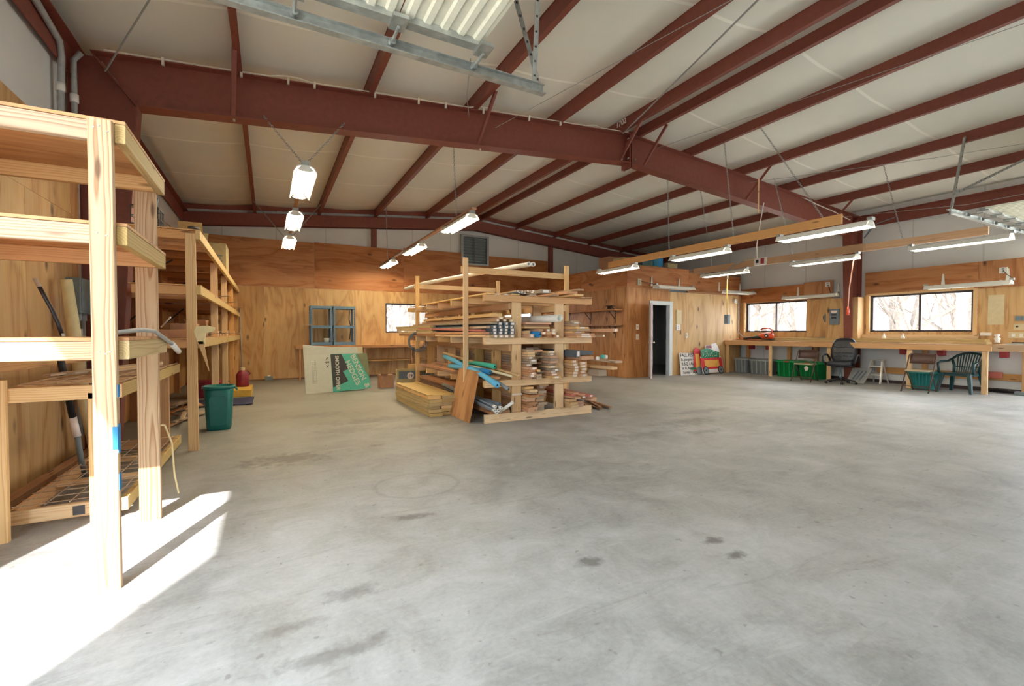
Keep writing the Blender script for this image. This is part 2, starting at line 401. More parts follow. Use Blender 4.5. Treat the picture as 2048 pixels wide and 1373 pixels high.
# ------------------------------------------------------------------ plywood sheets on a wall
def rect_minus(r, holes):
    out = [r]
    for h in holes:
        nx = []
        for (a0, a1, b0, b1) in out:
            if h[0] >= a1 or h[1] <= a0 or h[2] >= b1 or h[3] <= b0: nx.append((a0, a1, b0, b1)); continue
            if h[0] > a0: nx.append((a0, h[0], b0, b1))
            if h[1] < a1: nx.append((h[1], a1, b0, b1))
            m0, m1 = max(a0, h[0]), min(a1, h[1])
            if h[2] > b0: nx.append((m0, m1, b0, h[2]))
            if h[3] < b1: nx.append((m0, m1, h[3], b1))
        out = nx
    return out
def sheets(name, fn, lst, holes, mat, thick=0.014):
    """lst: (a0, a1, b0, b1, grain 'h'|'v', tint); fn(a, b, d) -> point, d into the wall"""
    vs, fs, uv, tn = [], [], [], []
    for (a0, a1, b0, b1, g, t) in lst:
        ou, ov = R.uniform(0, 50), R.uniform(0, 50); gap = 0.0015
        for (x0, x1, y0, y1) in rect_minus((a0 + gap, a1 - gap, b0 + gap, b1 - gap), holes):
            k = len(vs); cs = [(x0, y0), (x1, y0), (x1, y1), (x0, y1)]
            for d in (0, thick):
                for c in cs: vs.append(tuple(fn(c[0], c[1], d)))
            fl = [(0, 1, 2, 3), (7, 6, 5, 4), (0, 4, 5, 1), (1, 5, 6, 2), (2, 6, 7, 3), (3, 7, 4, 0)]
            for f in fl:
                fs.append(tuple(i + k for i in f)); tn.append(t)
                for i in f:
                    a, b = cs[i % 4]; uv.append((a + ou, b + ov) if g == 'h' else (b + ou, a + ov))
    me = bpy.data.meshes.new(name); me.from_pydata(vs, [], fs); me.update(); me.materials.append(mat)
    l = me.uv_layers.new(name='grain')
    for i, q in enumerate(uv): l.data[i].uv = q
    at = me.attributes.new('tint', 'FLOAT', 'FACE')
    for i, q in enumerate(tn): at.data[i].value = q
    o = bpy.data.objects.new(name, me); COL.objects.link(o); WL[o.name] = V((0, 0, 0))
    return struct(o)
def panel(name, fn, a0, a1, b0, b1, mat, parent=None, g='v', tint=.5, thick=.012):
    """one plywood piece that belongs to a thing"""
    o = sheets(name, fn, [(a0, a1, b0, b1, g, tint)], [], mat, thick); del o['kind']
    if parent: o.parent = parent; o.location = -WL[parent.name]
    return o
SKY, SUN, EXPO = 5.5, 7, 1.25
# ================================================================== THE SETTING
XL, XR, YF, YE = -1.85, 13.55, -0.9, 13.62
RX = 5.85                                             # ridge
zb = lambda x: 4.87 - 0.088 * abs(x - RX)             # underside of the purlins
PUR = [-0.31, 1.22, 2.74, 4.27, 5.6, 6.1, 7.43, 8.96, 10.48, 12.01]
yr = lambda x: 6.45 - 0.25 * max(0.0, (x - RX) / 7.65)  # line of the main frame

struct(MB().box(-2.0, 13.7, YF - .1, 13.75, -.12, 0).build('floor', M['concrete']))
g = flat('pale gravel yard', C(222, 216, 204), 0.9, 0, 0.05)
struct(MB().box(-60, 90, -60, 110, -.3, -.14).build('ground', g))

# ceiling blanket, sagging between the purlins
xs = []
lines = [XL] + PUR + [XR]
for a, b in zip(lines, lines[1:]):
    for k in range(6): xs.append((a + (b - a) * k / 6, .045 * math.sin(math.pi * k / 6) * min(1, (b - a))))
xs.append((XR, 0))
rows = []
for k in range(41):
    y = YF - .05 + (YE + .1 - YF) * k / 40
    rows.append([(x, y, zb(x) + .205 - d) for x, d in xs])
struct(MB().grid(rows).build('ceiling', M['ceiling'], smooth=True, solid=.02))

# left wall: liner with the open garage doorway; right wall the same with two windows
fL = lambda a, b, t: (t, a, b)
ml = MB()
ml.prism([(1.98, 0), (13.7, 0), (13.7, 4.45), (YF, 4.45), (YF, 0), (.30, 0), (-.84, 3.25), (1.98, 3.25)], fL, XL - .06, XL)  # unseen doorway, its jambs slanted and narrowed to shape the sun patch
struct(ml.build('wall_left', M['liner_side']))
W3, W4 = (3.97, 5.88, 1.26, 2.17), (7.42, 9.27, 1.26, 2.17)
mr = MB()
for (a0, a1, b0, b1) in rect_minus((YF, 13.7, 0, 4.45), [(-.6, 2.75, -1, 3.25), W3, W4]): mr.box(XR, XR + .06, a0, a1, b0, b1)
struct(mr.build('wall_right', M['liner_side']))
W1, W2 = (3.02, 4.38, 1.24, 2.11), (6.72, 8.04, 1.24, 2.02)
me_ = MB()
for (a0, a1, b0, b1) in rect_minus((XL - .05, XR + .05, 0, 5.1), [W1, W2]): me_.box(a0, a1, YE, YE + .06, b0, b1)
struct(me_.build('wall_back', M['liner']))
struct(MB().box(XL - .05, XR + .05, YF - .06, YF, 0, 5.1).build('wall_front', M['liner']))

# plywood on the walls
eb = lambda a, b, d: (a, 13.47 + d, b)
lo = [(-1.83, -1.31), (-1.31, -.09), (-.09, 1.13), (1.13, 2.35), (2.35, 3.57), (3.57, 4.79), (4.79, 6.01), (6.01, 7.23), (7.23, 8.62)]
ts = [.3, .35, .55, .8, .7, .5, .45, .4, .35]
sheets('wall_back_lower', eb, [(a, b, 0.02, 2.44, 'v', t) for (a, b), t in zip(lo, ts)], [W1, W2], M['ply'])
sheets('wall_back_upper', eb, [(-1.83, 1.12, 2.44, 3.68, 'h', .55), (1.12, 3.56, 2.44, 3.7, 'h', .35), (3.56, 5.40, 2.44, 3.76, 'h', .3), (5.40, 6.36, 2.44, 3.40, 'h', .25), (6.36, 8.62, 2.44, 3.74, 'h', .25)], [], M['ply_red'])
el = lambda a, b, d: (-1.72 - d, a, b)
sheets('wall_left_lower', el, [(3.06, 3.9, .02, 2.42, 'v', .6), (3.9, 5.1, .02, 2.42, 'v', .75), (5.1, 6.08, .02, 2.42, 'v', .65), (6.62, 7.8, .02, 2.42, 'v', .3), (7.8, 9.0, .02, 2.42, 'v', .35), (9.0, 10.2, .02, 2.42, 'v', .3), (10.2, 11.4, .02, 2.42, 'v', .3), (11.4, 13.47, .02, 2.42, 'v', .35)], [], M['ply'])
sheets('wall_left_upper', el, [(3.06, 5.1, 2.42, 3.1, 'v', .7), (5.1, 6.08, 2.42, 3.1, 'v', .6), (6.62, 9.0, 2.42, 3.1, 'h', .3), (9.0, 11.4, 2.42, 3.1, 'h', .35), (11.4, 13.47, 2.42, 3.1, 'h', .3)], [], M['ply'])
sheets('wall_left_strip', el, [(6.08, 6.33, .02, 3.1, 'v', .5)], [], M['ply_orange'])
er = lambda a, b, d: (13.40 + d, a, b)
sheets('wall_right_lower', er, [(2.76, 3.97, .98, 2.18, 'v', .75), (3.97, 5.2, .98, 2.18, 'v', .7), (5.2, 6.02, .98, 2.18, 'v', .7), (6.72, 7.42, .98, 2.18, 'v', .6), (7.42, 9.45, .98, 2.18, 'v', .65)], [W3, W4], M['ply'])
sheets('wall_right_upper', er, [(2.76, 3.9, 2.18, 2.76, 'v', .55), (3.9, 6.0, 2.18, 2.76, 'h', .5), (6.74, 7.5, 2.18, 2.66, 'v', .75), (7.5, 9.45, 2.18, 2.62, 'h', .3)], [], M['ply_red'])
bx = lambda a, b, d: (13.08 + d, a, b)
sheets('wall_right_column_box', bx, [(6.0, 6.74, .98, 2.14, 'v', .65)], [], M['ply'])
sheets('wall_right_box_side', lambda a, b, d: (a, 6.0 + d, b), [(13.08, 13.4, .98, 2.14, 'v', .6)], [], M['ply'])
sheets('wall_right_box_far', lambda a, b, d: (a, 6.74 - d, b), [(13.08, 13.4, .98, 2.14, 'v', .6)], [], M['ply'])
struct(MB().box(13.5, 13.55, 2.76, 9.4, 0, .07).build('baseboard_right', M['dark_frame']))
struct(MB().box(-1.80, 8.6, 13.44, 13.468, 0, .035).build('baseboard_back', M['pine_dark']))

# the corner room
YD, XD = 9.45, 8.60
D1 = (9.50, 10.22, -1, 2.05)
ed = lambda a, b, d: (a, YD + d, b)
sheets('wall_room_door_panel', ed, [(8.6, 9.5, .0, 2.48, 'v', .35), (9.5, 10.22, 2.05, 2.48, 'v', .4)], [D1], M['ply_orange'])
sheets('wall_room_panel', ed, [(10.22, 11.0, .0, 2.42, 'v', .85), (11.0, 12.2, .0, 2.42, 'v', .95), (12.2, 13.4, .0, 2.42, 'v', .8)], [], M['ply'])
sheets('wall_room_door_upper', ed, [(8.6, 11.0, 2.48, 3.1, 'h', .35), (11.0, 13.4, 2.42, 3.02, 'h', .3)], [], M['ply_red'])
es = lambda a, b, d: (XD + d, a, b)
sheets('wall_room_side', es, [(9.45, 10.65, .0, 2.48, 'v', .4), (10.65, 11.85, .0, 2.48, 'v', .3), (11.85, 13.47, .0, 2.48, 'v', .25)], [], M['ply_orange'])
sheets('wall_room_side_upper', es, [(9.45, 11.5, 2.48, 3.12, 'h', .4), (11.5, 13.47, 2.48, 3.12, 'h', .25)], [], M['ply_red'])
rw = MB()
for (a0, a1, b0, b1) in rect_minus((8.618, 13.4, 0, 3.0), [D1]): rw.box(a0, a1, YD + .016, YD + .10, b0, b1)
rw.box(XD + .016, XD + .10, YD + .1, 13.47, 0, 3.0)
struct(rw.build('wall_room_studs', M['slate']))
struct(MB().box(XD + .02, 13.4, YD + .02, 13.46, 3.0, 3.12).build('wall_room_lid', M['pine_dark']))
struct(MB().box(10.9, 13.4, 9.40, 9.449, 2.42, 2.47).build('trim_3', M['pine_brown']))

# windows
def window(n, fn, r, mull=True, depth=.10):
    a0, a1, b0, b1 = r; t = .045
    w = bpy.data.objects.new(f'window_{n}', None); COL.objects.link(w); WL[w.name] = V((0, 0, 0)); struct(w)
    fr = MB()
    for (x0, x1, y0, y1) in ((a0, a1, b0, b0 + t), (a0, a1, b1 - t, b1), (a0, a0 + t, b0 + t, b1 - t), (a1 - t, a1, b0 + t, b1 - t)):
        q = [fn(x0, y0, .06), fn(x1, y1, .06 + depth)]
        fr.box(min(q[0][0], q[1][0]), max(q[0][0], q[1][0]), min(q[0][1], q[1][1]), max(q[0][1], q[1][1]), min(q[0][2], q[1][2]), max(q[0][2], q[1][2]))
    fr.build('window_frame', M['dark_frame'], w)
    if mull:
        m = (a0 + a1) / 2 - .02; q = [fn(m - .022, b0 + t, .07), fn(m + .022, b1 - t, .13)]
        MB().box(min(q[0][0], q[1][0]), max(q[0][0], q[1][0]), min(q[0][1], q[1][1]), max(q[0][1], q[1][1]), q[0][2], q[1][2]).build('mullion', M['dark_frame'], w)
    q = [fn(a0 + t, b0 + t, .095), fn(a1 - t, b1 - t, .101)]
    MB().box(min(q[0][0], q[1][0]), max(q[0][0], q[1][0]), min(q[0][1], q[1][1]), max(q[0][1], q[1][1]), q[0][2], q[1][2]).build('pane', M['glass'], w)
    return w
window(1, eb, W1, False); window(2, eb, W2, False); window(3, er, W3); window(4, er, W4)
lt = MB().box(13.372, 13.4, 3.90, 3.965, 1.16, 2.2).box(13.372, 13.4, 5.885, 5.95, 1.16, 2.2).box(13.372, 13.4, 3.965, 5.885, 2.175, 2.22)
lt.box(13.372, 13.4, 9.28, 9.34, 1.16, 2.2)
struct(lt.build('trim_1', M['pine']))

# steel frame: purlins, main rafter with columns, end rafter, eave struts
for i, x in enumerate(PUR):
    s = -1 if x < RX else 1
    z = zb(x); pr = [(0, 0), (.07, 0), (.07, .02), (.063, .02), (.063, .007), (.007, .007), (.007, .2), (-.063, .2), (-.063, .193), (0, .193)]
    o = MB().prism([(a * -s, b) for a, b in pr], lambda a, b, t: (x + a, t, z + b), YF + .01, 13.6).build('roof_beam', M['steel_red'])
    struct(o, f'red oxide steel purlin under the ceiling, number {i + 1} counted from the left wall')
def ibeam(poly_fn): pass
rb = lambda x: zb(x) - .53
raf = bpy.data.objects.new('main_roof_beam', None); COL.objects.link(raf); WL[raf.name] = V((0, 0, 0)); struct(raf, 'deep red steel rafter crossing the shed below the purlins')
def flange(x0, x1, zf, w, t):
    m = MB(); v = []
    for x in (x0, x1):
        y, z = yr(x), zf(x); v += [(x, y - w / 2, z), (x, y + w / 2, z), (x, y + w / 2, z + t), (x, y - w / 2, z + t)]
    return m.add(v, [(0, 3, 2, 1), (4, 5, 6, 7), (0, 1, 5, 4), (1, 2, 6, 5), (2, 3, 7, 6), (3, 0, 4, 7)])
for (x0, x1) in ((-1.62, RX), (RX, 13.3)):
    a0 = max(x0, -1.24) if x0 < 0 else x0; a1 = x1 if x1 < 12 else 12.95
    flange(x0, x1, lambda x: zb(x) - .012, .2, .012).build('top_flange', M['steel_red'], raf)
    flange(a0, a1, rb, .2, .014).build('bottom_flange', M['steel_red'], raf)
    b0 = -1.24 if x0 < 0 else x0; b1 = 12.95 if x1 > 12 else x1; x0 = -1.58 if x0 < 0 else x0; x1 = 13.26 if x1 > 12 else x1
    MB().add([(b0, yr(b0) - .004, rb(b0)), (b1, yr(b1) - .004, rb(b1)), (x1, yr(x1) - .004, zb(x1) - .01), (x0, yr(x0) - .004, zb(x0) - .01),
              (b0, yr(b0) + .004, rb(b0)), (b1, yr(b1) + .004, rb(b1)), (x1, yr(x1) + .004, zb(x1) - .01), (x0, yr(x0) + .004, zb(x0) - .01)],
             [(0, 1, 2, 3), (7, 6, 5, 4), (0, 4, 5, 1), (3, 2, 6, 7), (1, 5, 6, 2), (0, 3, 7, 4)]).build('web', M['steel_red'], raf)
MB().box(RX - .035, RX - .012, 6.34, 6.56, 4.25, 4.90).box(RX + .012, RX + .035, 6.34, 6.56, 4.25, 4.90).build('splice_plate', M['steel_red'], raf)
for x, far in ((-.36, 0), (2.80, 0), (5.58, 0), (6.14, 0), (8.98, 0), (11.98, 0)):
    dx = .05
    MB().bar((x, yr(x) - .105, rb(x) + .02), (x + dx, yr(x) - .62, zb(x) + .05), .05, .008, (1, 0, .2)).bar((x + .022, yr(x) - .105, rb(x) + .02), (x + dx + .022, yr(x) - .62, zb(x) + .05), .006, .045, (1, 0, .2)).build('flange_brace', M['steel_red'], raf)
for x, zz in ((-.33, 3.75), (2.84, 4.0), (5.62, 4.35), (RX - .08, 4.4), (RX - .08, 4.75), (RX + .08, 4.4)):
    MB().tube([(x, yr(x) - .135, zz), (x, yr(x) - .10, zz)], .014, 6).build('bolt', M['brass'], raf)
# columns
for side, nm in ((-1, 'main_column_left'), (1, 'main_column_right')):
    c = bpy.data.objects.new(nm, None); COL.objects.link(c); WL[c.name] = V((0, 0, 0))
    struct(c, 'tapered red steel column against the plywood wall by the tall shelving' if side < 0 else 'dark red steel column standing between the two bench windows')
    if side < 0: xo, xt, xb, y = -1.80, -1.24, -1.46, 6.45
    else: xo, xt, xb, y = 13.48, 12.95, 13.14, yr(13.2)
    ztop = zb(xo); zt = rb(xt)
    pol = [(xo, 0), (xb, 0), (xt, zt), (xo + .22 * -side, zb(xo + .22 * -side) - .02), (xo, ztop - .02)]
    MB().prism(pol, lambda a, b, t: (a, t, b), y - .004, y + .004).build('web', M['steel_red'], c)
    MB().bar((xb, y, 0), (xt, y, zt), .2, .014, (1, 0, 0)).build('inner_flange', M['steel_red'], c)
    MB().bar((xt, y, zt), (xo + .2 * -side, y, ztop - .02), .2, .014, (1, 0, 1)).build('haunch_plate', M['steel_red'], c)
    MB().box(xo - .006, xo + .006, y - .1, y + .1, 0, ztop).build('outer_flange', M['steel_red'], c)
    MB().box(min(xo, xb) - .02, max(xo, xb) + .02, y - .12, y + .12, 0, .015).build('base_plate', M['steel_red'], c)
    sh = 1.2
# end rafter
er_ = bpy.data.objects.new('end_roof_beam', None); COL.objects.link(er_); WL[er_.name] = V((0, 0, 0)); struct(er_, 'dark steel rafter along the top of the back wall')
for (x0, x1) in ((-1.8, RX), (RX, 13.5)):
    MB().prism([(x0, zb(x0) - .36), (x1, zb(x1) - .36), (x1, zb(x1) - .03), (x0, zb(x0) - .03)], lambda a, b, t: (a, t, b), 13.44, 13.455).build('web', M['steel_red'], er_)
    MB().prism([(x0, zb(x0) - .36), (x1, zb(x1) - .36), (x1, zb(x1) - .345), (x0, zb(x0) - .345)], lambda a, b, t: (a, t, b), 13.44, 13.55).build('lower_flange', M['steel_red'], er_)
    MB().prism([(x0, zb(x0) + .05), (x1, zb(x1) + .05), (x1, zb(x1) + .17), (x0, zb(x0) + .17)], lambda a, b, t: (a, t, b), 13.46, 13.50).build('rake_angle', M['steel_red'], er_)
for x in (2.72, 8.79):
    struct(MB().box(x - .07, x + .07, 13.49, 13.61, 0, zb(x) - .3).build('end_column', M['steel_red']), 'steel column of the back wall showing above the plywood ' + ('behind the hanging lamps' if x < 5 else 'beside the louvre vent'))
for x, s in ((-1.80, 1), (13.5, -1)):
    pr = [(0, 0), (.012, 0), (.012, .28), (.10, .292), (.10, .302), (0, .30)]
    struct(MB().prism([(a * s, b) for a, b in pr], lambda a, b, t: (x + a, t, 3.93 + b), YF, 13.6).build('eave_beam', M['steel_red']), 'steel eave strut along the top of the ' + ('left' if s > 0 else 'right') + ' wall')

# ------------------------------------------------------------------ door of the corner room
d = bpy.data.objects.new('door_1', None); COL.objects.link(d); WL[d.name] = V((0, 0, 0)); struct(d, 'white six panel door standing open at the corner room')
MB().box(9.42, 9.52, 9.425, 9.449, 0, 2.13).build('door_casing', M['trim_white'], d)
MB().box(10.20, 10.32, 9.425, 9.449, 0, 2.13).build('door_casing', M['trim_white'], d)
MB().box(9.42, 10.32, 9.42, 9.449, 2.045, 2.14).build('door_casing', M['trim_white'], d)
MB().box(9.5, 9.515, 9.45, 9.56, 0, 2.045).box(10.20, 10.215, 9.45, 9.56, 0, 2.045).box(9.5, 10.215, 9.45, 9.56, 2.03, 2.045).build('door_jamb', M['trim_white'], d)
h0, h1 = V((9.50, 9.42, 0)), V((8.92, 8.86, 0)); ex = (h1 - h0).normalized(); nn = V((ex.y, -ex.x, 0)); LW = (h1 - h0).length
lf = MB().add([h0 + ex * a + nn * b + V((0, 0, z)) for z in (.02, 2.03) for a, b in ((0, -.02), (LW, -.02), (LW, .02), (0, .02))],
              [(0, 3, 2, 1), (4, 5, 6, 7), (0, 1, 5, 4), (1, 2, 6, 5), (2, 3, 7, 6), (3, 0, 4, 7)]).build('door_leaf', M['door_leaf'], d)
pn = MB()
for u0, u1 in ((.12, .36), (.45, .69)):
    for z0, z1 in ((.25, .78), (.93, 1.5), (1.6, 1.86)):
        for sgn in (-1, 1):
            P = lambda u, z, e: tuple(h0 + ex * u + nn * sgn * (.020 + e) + V((0, 0, z)))
            pn.add([P(u0, z0, 0), P(u1, z0, 0), P(u1, z1, 0), P(u0, z1, 0), P(u0 + .03, z0 + .03, .008), P(u1 - .03, z0 + .03, .008), P(u1 - .03, z1 - .03, .008), P(u0 + .03, z1 - .03, .008)],
                   [(4, 5, 6, 7), (0, 1, 5, 4), (1, 2, 6, 5), (2, 3, 7, 6), (3, 0, 4, 7)])
pn.build('raised_panel', M['door_leaf'], d)
kn = h0 + ex * (LW - .07) + V((0, 0, .98))
kb = MB()
for sgn in (-1, 1): kb.tube([kn + nn * sgn * .02, kn + nn * sgn * .035, kn + nn * sgn * .06, kn + nn * sgn * .085], .02, 10, True, [.028, .012, .026, .020])
kb.build('door_knob', M['brass'], d, True)
kb = MB()
for sgn in (-1, 1): kb.tube([kn + nn * sgn * .02 + V((0, 0, .13)), kn + nn * sgn * .04 + V((0, 0, .13))], .028, 10)
kb.build('deadbolt', M['brass'], d, True)

# dim shelving inside the room
s = thing('storage_shelf', 'dim shelf unit seen through the open doorway', 'shelf', (10.6, 12.6, 0))
for px in (10.1, 11.1): board('post', (px, 12.3, 0), (px, 12.3, 2.0), .04, .09, M['slate'], s, (0, 1, 0)); board('post', (px, 12.8, 0), (px, 12.8, 2.0), .04, .09, M['slate'], s, (0, 1, 0))
for z in (.4, .85, 1.3, 1.75): MB().box(10.08, 11.12, 12.26, 12.84, z, z + .03).build('shelf_board', M['slate'], s)
for k, (x, z, w, h, m) in enumerate(((10.25, .88, .2, .25, 'grey_plastic'), (10.6, .88, .3, .2, 'cardboard'), (10.3, 1.33, .28, .22, 'cardboard'), (10.75, 1.33, .22, .3, 'slate'), (10.9, .43, .3, .3, 'cardboard_olive'))):
    tag(MB().box(x - w / 2, x + w / 2, 12.4, 12.7, z, z + h).build('storage_box', M[m], bev=.008), 'dim box inside the corner room, ' + ('on its lower shelf', 'on its middle shelf beside a carton', 'on its upper shelf', 'tallest on its upper shelf', 'on its bottom shelf')[k], 'box')

# ------------------------------------------------------------------ louvre vent
v = thing('louvre_vent', 'grey louvre vent high on the back wall under the rafter', 'vent', (5.87, 13.55, 3.88))
MB().box(5.40, 5.47, 13.47, 13.6, 3.40, 4.36).box(6.29, 6.36, 13.47, 13.6, 3.40, 4.36).box(5.47, 6.29, 13.47, 13.6, 3.40, 3.46).box(5.47, 6.29, 13.47, 13.6, 4.30, 4.36).build('frame', M['galv_dull'], v)
lv = MB()
for k in range(9): lv.bar((5.47, 13.56, 3.50 + k * .092), (6.29, 13.56, 3.50 + k * .092), .09, .006, (0, 1, .9))
lv.build('louvre', M['grey_paint'], v)
MB().box(5.85, 5.88, 13.49, 13.52, 3.46, 4.30).build('divider', M['dark_frame'], v)
lk = MB()
for k in range(8): lk.tube([(5.83 + .02 * (k % 2), 13.48, 3.5 + .1 * k), (5.86 - .02 * (k % 2), 13.48, 3.6 + .1 * k)], .007, 5)
lk.build('chain', M['galv_dull'], v)

# ------------------------------------------------------------------ garage doors overhead
def garage(side):
    L = side < 0
    nm = 'above the camera end' if L else 'by the bench end'
    root = thing('garage_door', 'raised white sectional garage door with steel ribs, ' + ('overhead at the top of the photo' if L else 'overhead past the bench'), 'garage door', (0, 0, 0))
    X = (lambda t: -1.80 + t) if L else (lambda t: 13.50 - t)      # t = distance in from the wall
    y0, y1, z = -.62, 3.02, 3.27
    for k in range(5):
        a, b = .17 + k * .60, .17 + k * .60 + .59
        m = MB(); xa, xb = sorted((X(a), X(b)))
        m.box(xa, xb, y0, y1, z + .02, z + .03)
        n = 5
        for i in range(n):                                          # pressed ribs run with the width
            xm = xa + (i + .5) * (xb - xa) / n
            m.prism([(xm - .035, z + .021), (xm + .035, z + .021), (xm + .02, z + .004), (xm - .02, z + .004)], lambda p, q, t: (p, t, q), y0 + .02, y1 - .05)
        m.build('door_section', M['door_white'], root)
        st = MB(); st.box(xa, xb, y1 - .075, y1, z - .025, z + .02); st.box(xa, xb, y0, y0 + .075, z - .025, z + .02)
        st.build('end_stile', M['galv'], root)
        hx = X(b)
        hg = MB().box(hx - .05, hx + .05, y1 - .13, y1 + .02, z - .045, z - .02).tube([(hx, y1 - .05, z - .06), (hx, y1 + .13, z - .06)], .011, 8).tube([(hx, y1 + .10, z - .06), (hx, y1 + .135, z - .06)], .024, 10)
        hg.build('roller_hinge', M['galv'], root)
    MB().box(min(X(.17), X(3.16)), max(X(.17), X(3.16)), 1.17, 1.23, z - .05, z + .02).build('centre_stile', M['door_white'], root)
    tr = thing('garage_track', 'galvanised garage door track with perforated hangers, ' + ('overhead near the main rafter' if L else 'overhead at the edge by the bench'), 'track', (0, 0, 0))
    t1 = 3.78; ty = 3.14
    a, b = sorted((X(.05), X(t1)))
    MB().box(a, b, ty + .03, ty + .036, 3.16, 3.235).box(a, b, ty - .02, ty + .036, 3.155, 3.161).box(a, b, ty - .0, ty + .036, 3.232, 3.238).build('horizontal_rail', M['galv'], tr)
    MB().box(a, b, ty + .036, ty + .09, 3.238, 3.244).box(a, b, ty + .036, ty + .042, 3.19, 3.25).build('rail_angle', M['galv'], tr)
    e = X(t1 - .02); sg = 1 if L else -1
    def angle(p0, p1, nm='hanger'):
        m = MB().bar(p0, p1, .04, .004, (0, 1, 0)).bar(V(p0) + V((.02, .02, 0)), V(p1) + V((.02, .02, 0)), .004, .04, (0, 1, 0))
        h = MB(); n_ = int((V(p1) - V(p0)).length / .09)
        for i in range(1, n_):
            c = V(p0).lerp(V(p1), i / n_); h.box(c.x - .009, c.x + .009, c.y - .0035, c.y + .0035, c.z - .009, c.z + .009)
        r = m.build(nm, M['galv'], tr); h.build('slot_groove', M['dark_frame'], r)
    if L:
        angle((e, ty + .03, 3.19), (1.40, 3.02, 4.42)); angle((e - .06, ty + .04, 3.2), (1.64, 2.62, 4.40), 'diagonal_brace')
    else:
        angle((e, ty + .03, 3.16), (e + .5, ty + .03, 4.50)); angle((e + .1, ty + .02, 3.5), (e + 2.0, 2.5, 4.42), 'diagonal_brace')
garage(-1); garage(1)

# ------------------------------------------------------------------ brace cables and wires under the roof
def cable(pts, r, label, m='galv_dull', nm='brace_cable', cat='cable', grp=None):
    o = MB().tube(pts, r, 6).build(nm, M[m]); return tag(o, label, cat, grp)
cable([(-1.50, 6.36, 4.02), (-.76, 5.0, 4.38), (.9, 2.0, 4.46), (2.2, -.6, 4.5)], .008, 'steel brace rod from the haunch of the tapered column up to the roof')
cable([(2.66, 6.32, 4.45), (1.95, 4.7, 3.85), (1.36, 3.2, 3.30)], .005, 'thin wire hung between the rafter and the raised garage door')
cable([(3.1, 6.32, 4.38), (4.1, 3.0, 4.55), (4.8, .5, 4.6)], .004, 'thin wire running from the rafter towards the roof beyond the garage door rail')
cable([(5.62, 6.30, 4.80), (4.75, 3.7, 4.72), (3.6, .2, 4.66)], .011, 'steel brace rod fixed beside the ridge splice')
cable([(6.5, 6.32, 4.72), (7.1, 2.6, 4.60), (7.5, .2, 4.55)], .004, 'thin wire from the rafter just past the ridge splice')
cable([(9.1, 6.22, 4.45), (10.3, 3.6, 4.30), (11.3, 1.4, 4.26)], .004, 'thin wire from the rafter above the orange hanging boards')
cable([(12.6, 6.2, 4.12), (13.1, 4.0, 3.96), (13.2, 1.5, 4.0)], .006, 'brace wire along the eave above the bench')
pts = [(-1.5, 6.33, 4.23)]
for k in range(46):
    x = -1.2 + k * .155; pts.append((x, 6.335, zb(x) + .006 + (.03 if k in (9, 10, 26, 27, 40) else 0)))
w = cable(pts, .008, 'white electrical cable clipped along the top of the main rafter', 'rope', 'rafter_cable')
WL[w.name] = V(w.location)
for x in (-1.0, -.25, .25, .55, 1.3, 1.9, 2.3, 2.9, 3.7, 4.3): MB().box(x - .012, x + .012, 6.32, 6.35, zb(x) - .06, zb(x) + .02).build('cable_clip', M['rope'], w)
# ================================================================== LEFT WALL: TALL SHELVING
def post(p, x, y, z0, z1, wx, wy, m, name='post'): return board(name, (x, y, z0), (x, y, z1), wx, wy, M[m], p, (0, 1, 0))
a = thing('storage_shelf', 'tall pale pine shelf nearest the open garage door, its feet in the sunlight', 'shelf', (-1.2, 3.3, 0))
pn_ = post(a, -.688, 2.83, 0, 2.243, .09, .04, 'pine_pale'); post(a, -.70, 3.77, 0, 2.20, .115, .04, 'pine_pale')
post(a, -1.66, 2.83, 0, 2.243, .09, .04, 'pine_pale'); post(a, -1.66, 3.77, 0, 2.20, .09, .04, 'pine')
for z, m1, m2 in ((2.20, 'pine_pale', 'pine'), (1.71, 'pine_pale', 'pine_orange'), (1.155, 'pine_pale', 'pine')):
    board('front_rail', (-1.70, 2.871, z), (-.645, 2.871, z), .04, .09, M[m1], a)
    board('rear_rail', (-1.70, 3.729, z), (-.645, 3.729, z), .04, .09, M[m2], a)
    board('side_rail', (-.622, 2.85, z), (-.622, 3.79, z), .04, .09, M['pine_olive'], a)
    panel('shelf_board', lambda p, q, d: (p, q, z + .061 - d), -1.7, -.60, 2.845, 3.80, M['ply_orange'], a, 'h', .7, .015)
for z0, z1 in ((.93, .99), (.66, .80), (.48, .56)): MB().box(-.6425, -.640, 2.812, 2.85, z0, z1).build('blue_paint_mark', M['blue_tape'], a)
MB().box(-.662, -.6425, 2.807, 2.8095, .68, .79).build('blue_paint_mark', M['blue_tape'], a)
nl = MB()
for x, z in ((-.71, 2.2), (-.69, 2.21), (-.66, 2.19), (-.705, 1.71), (-.67, 1.70), (-.705, 1.15), (-.68, 1.14), (-.665, 1.15)): nl.tube([(x, 2.8105, z), (x, 2.8075, z)], .0045, 6)
nl.build('nail_head', M['galv_dull'], a)

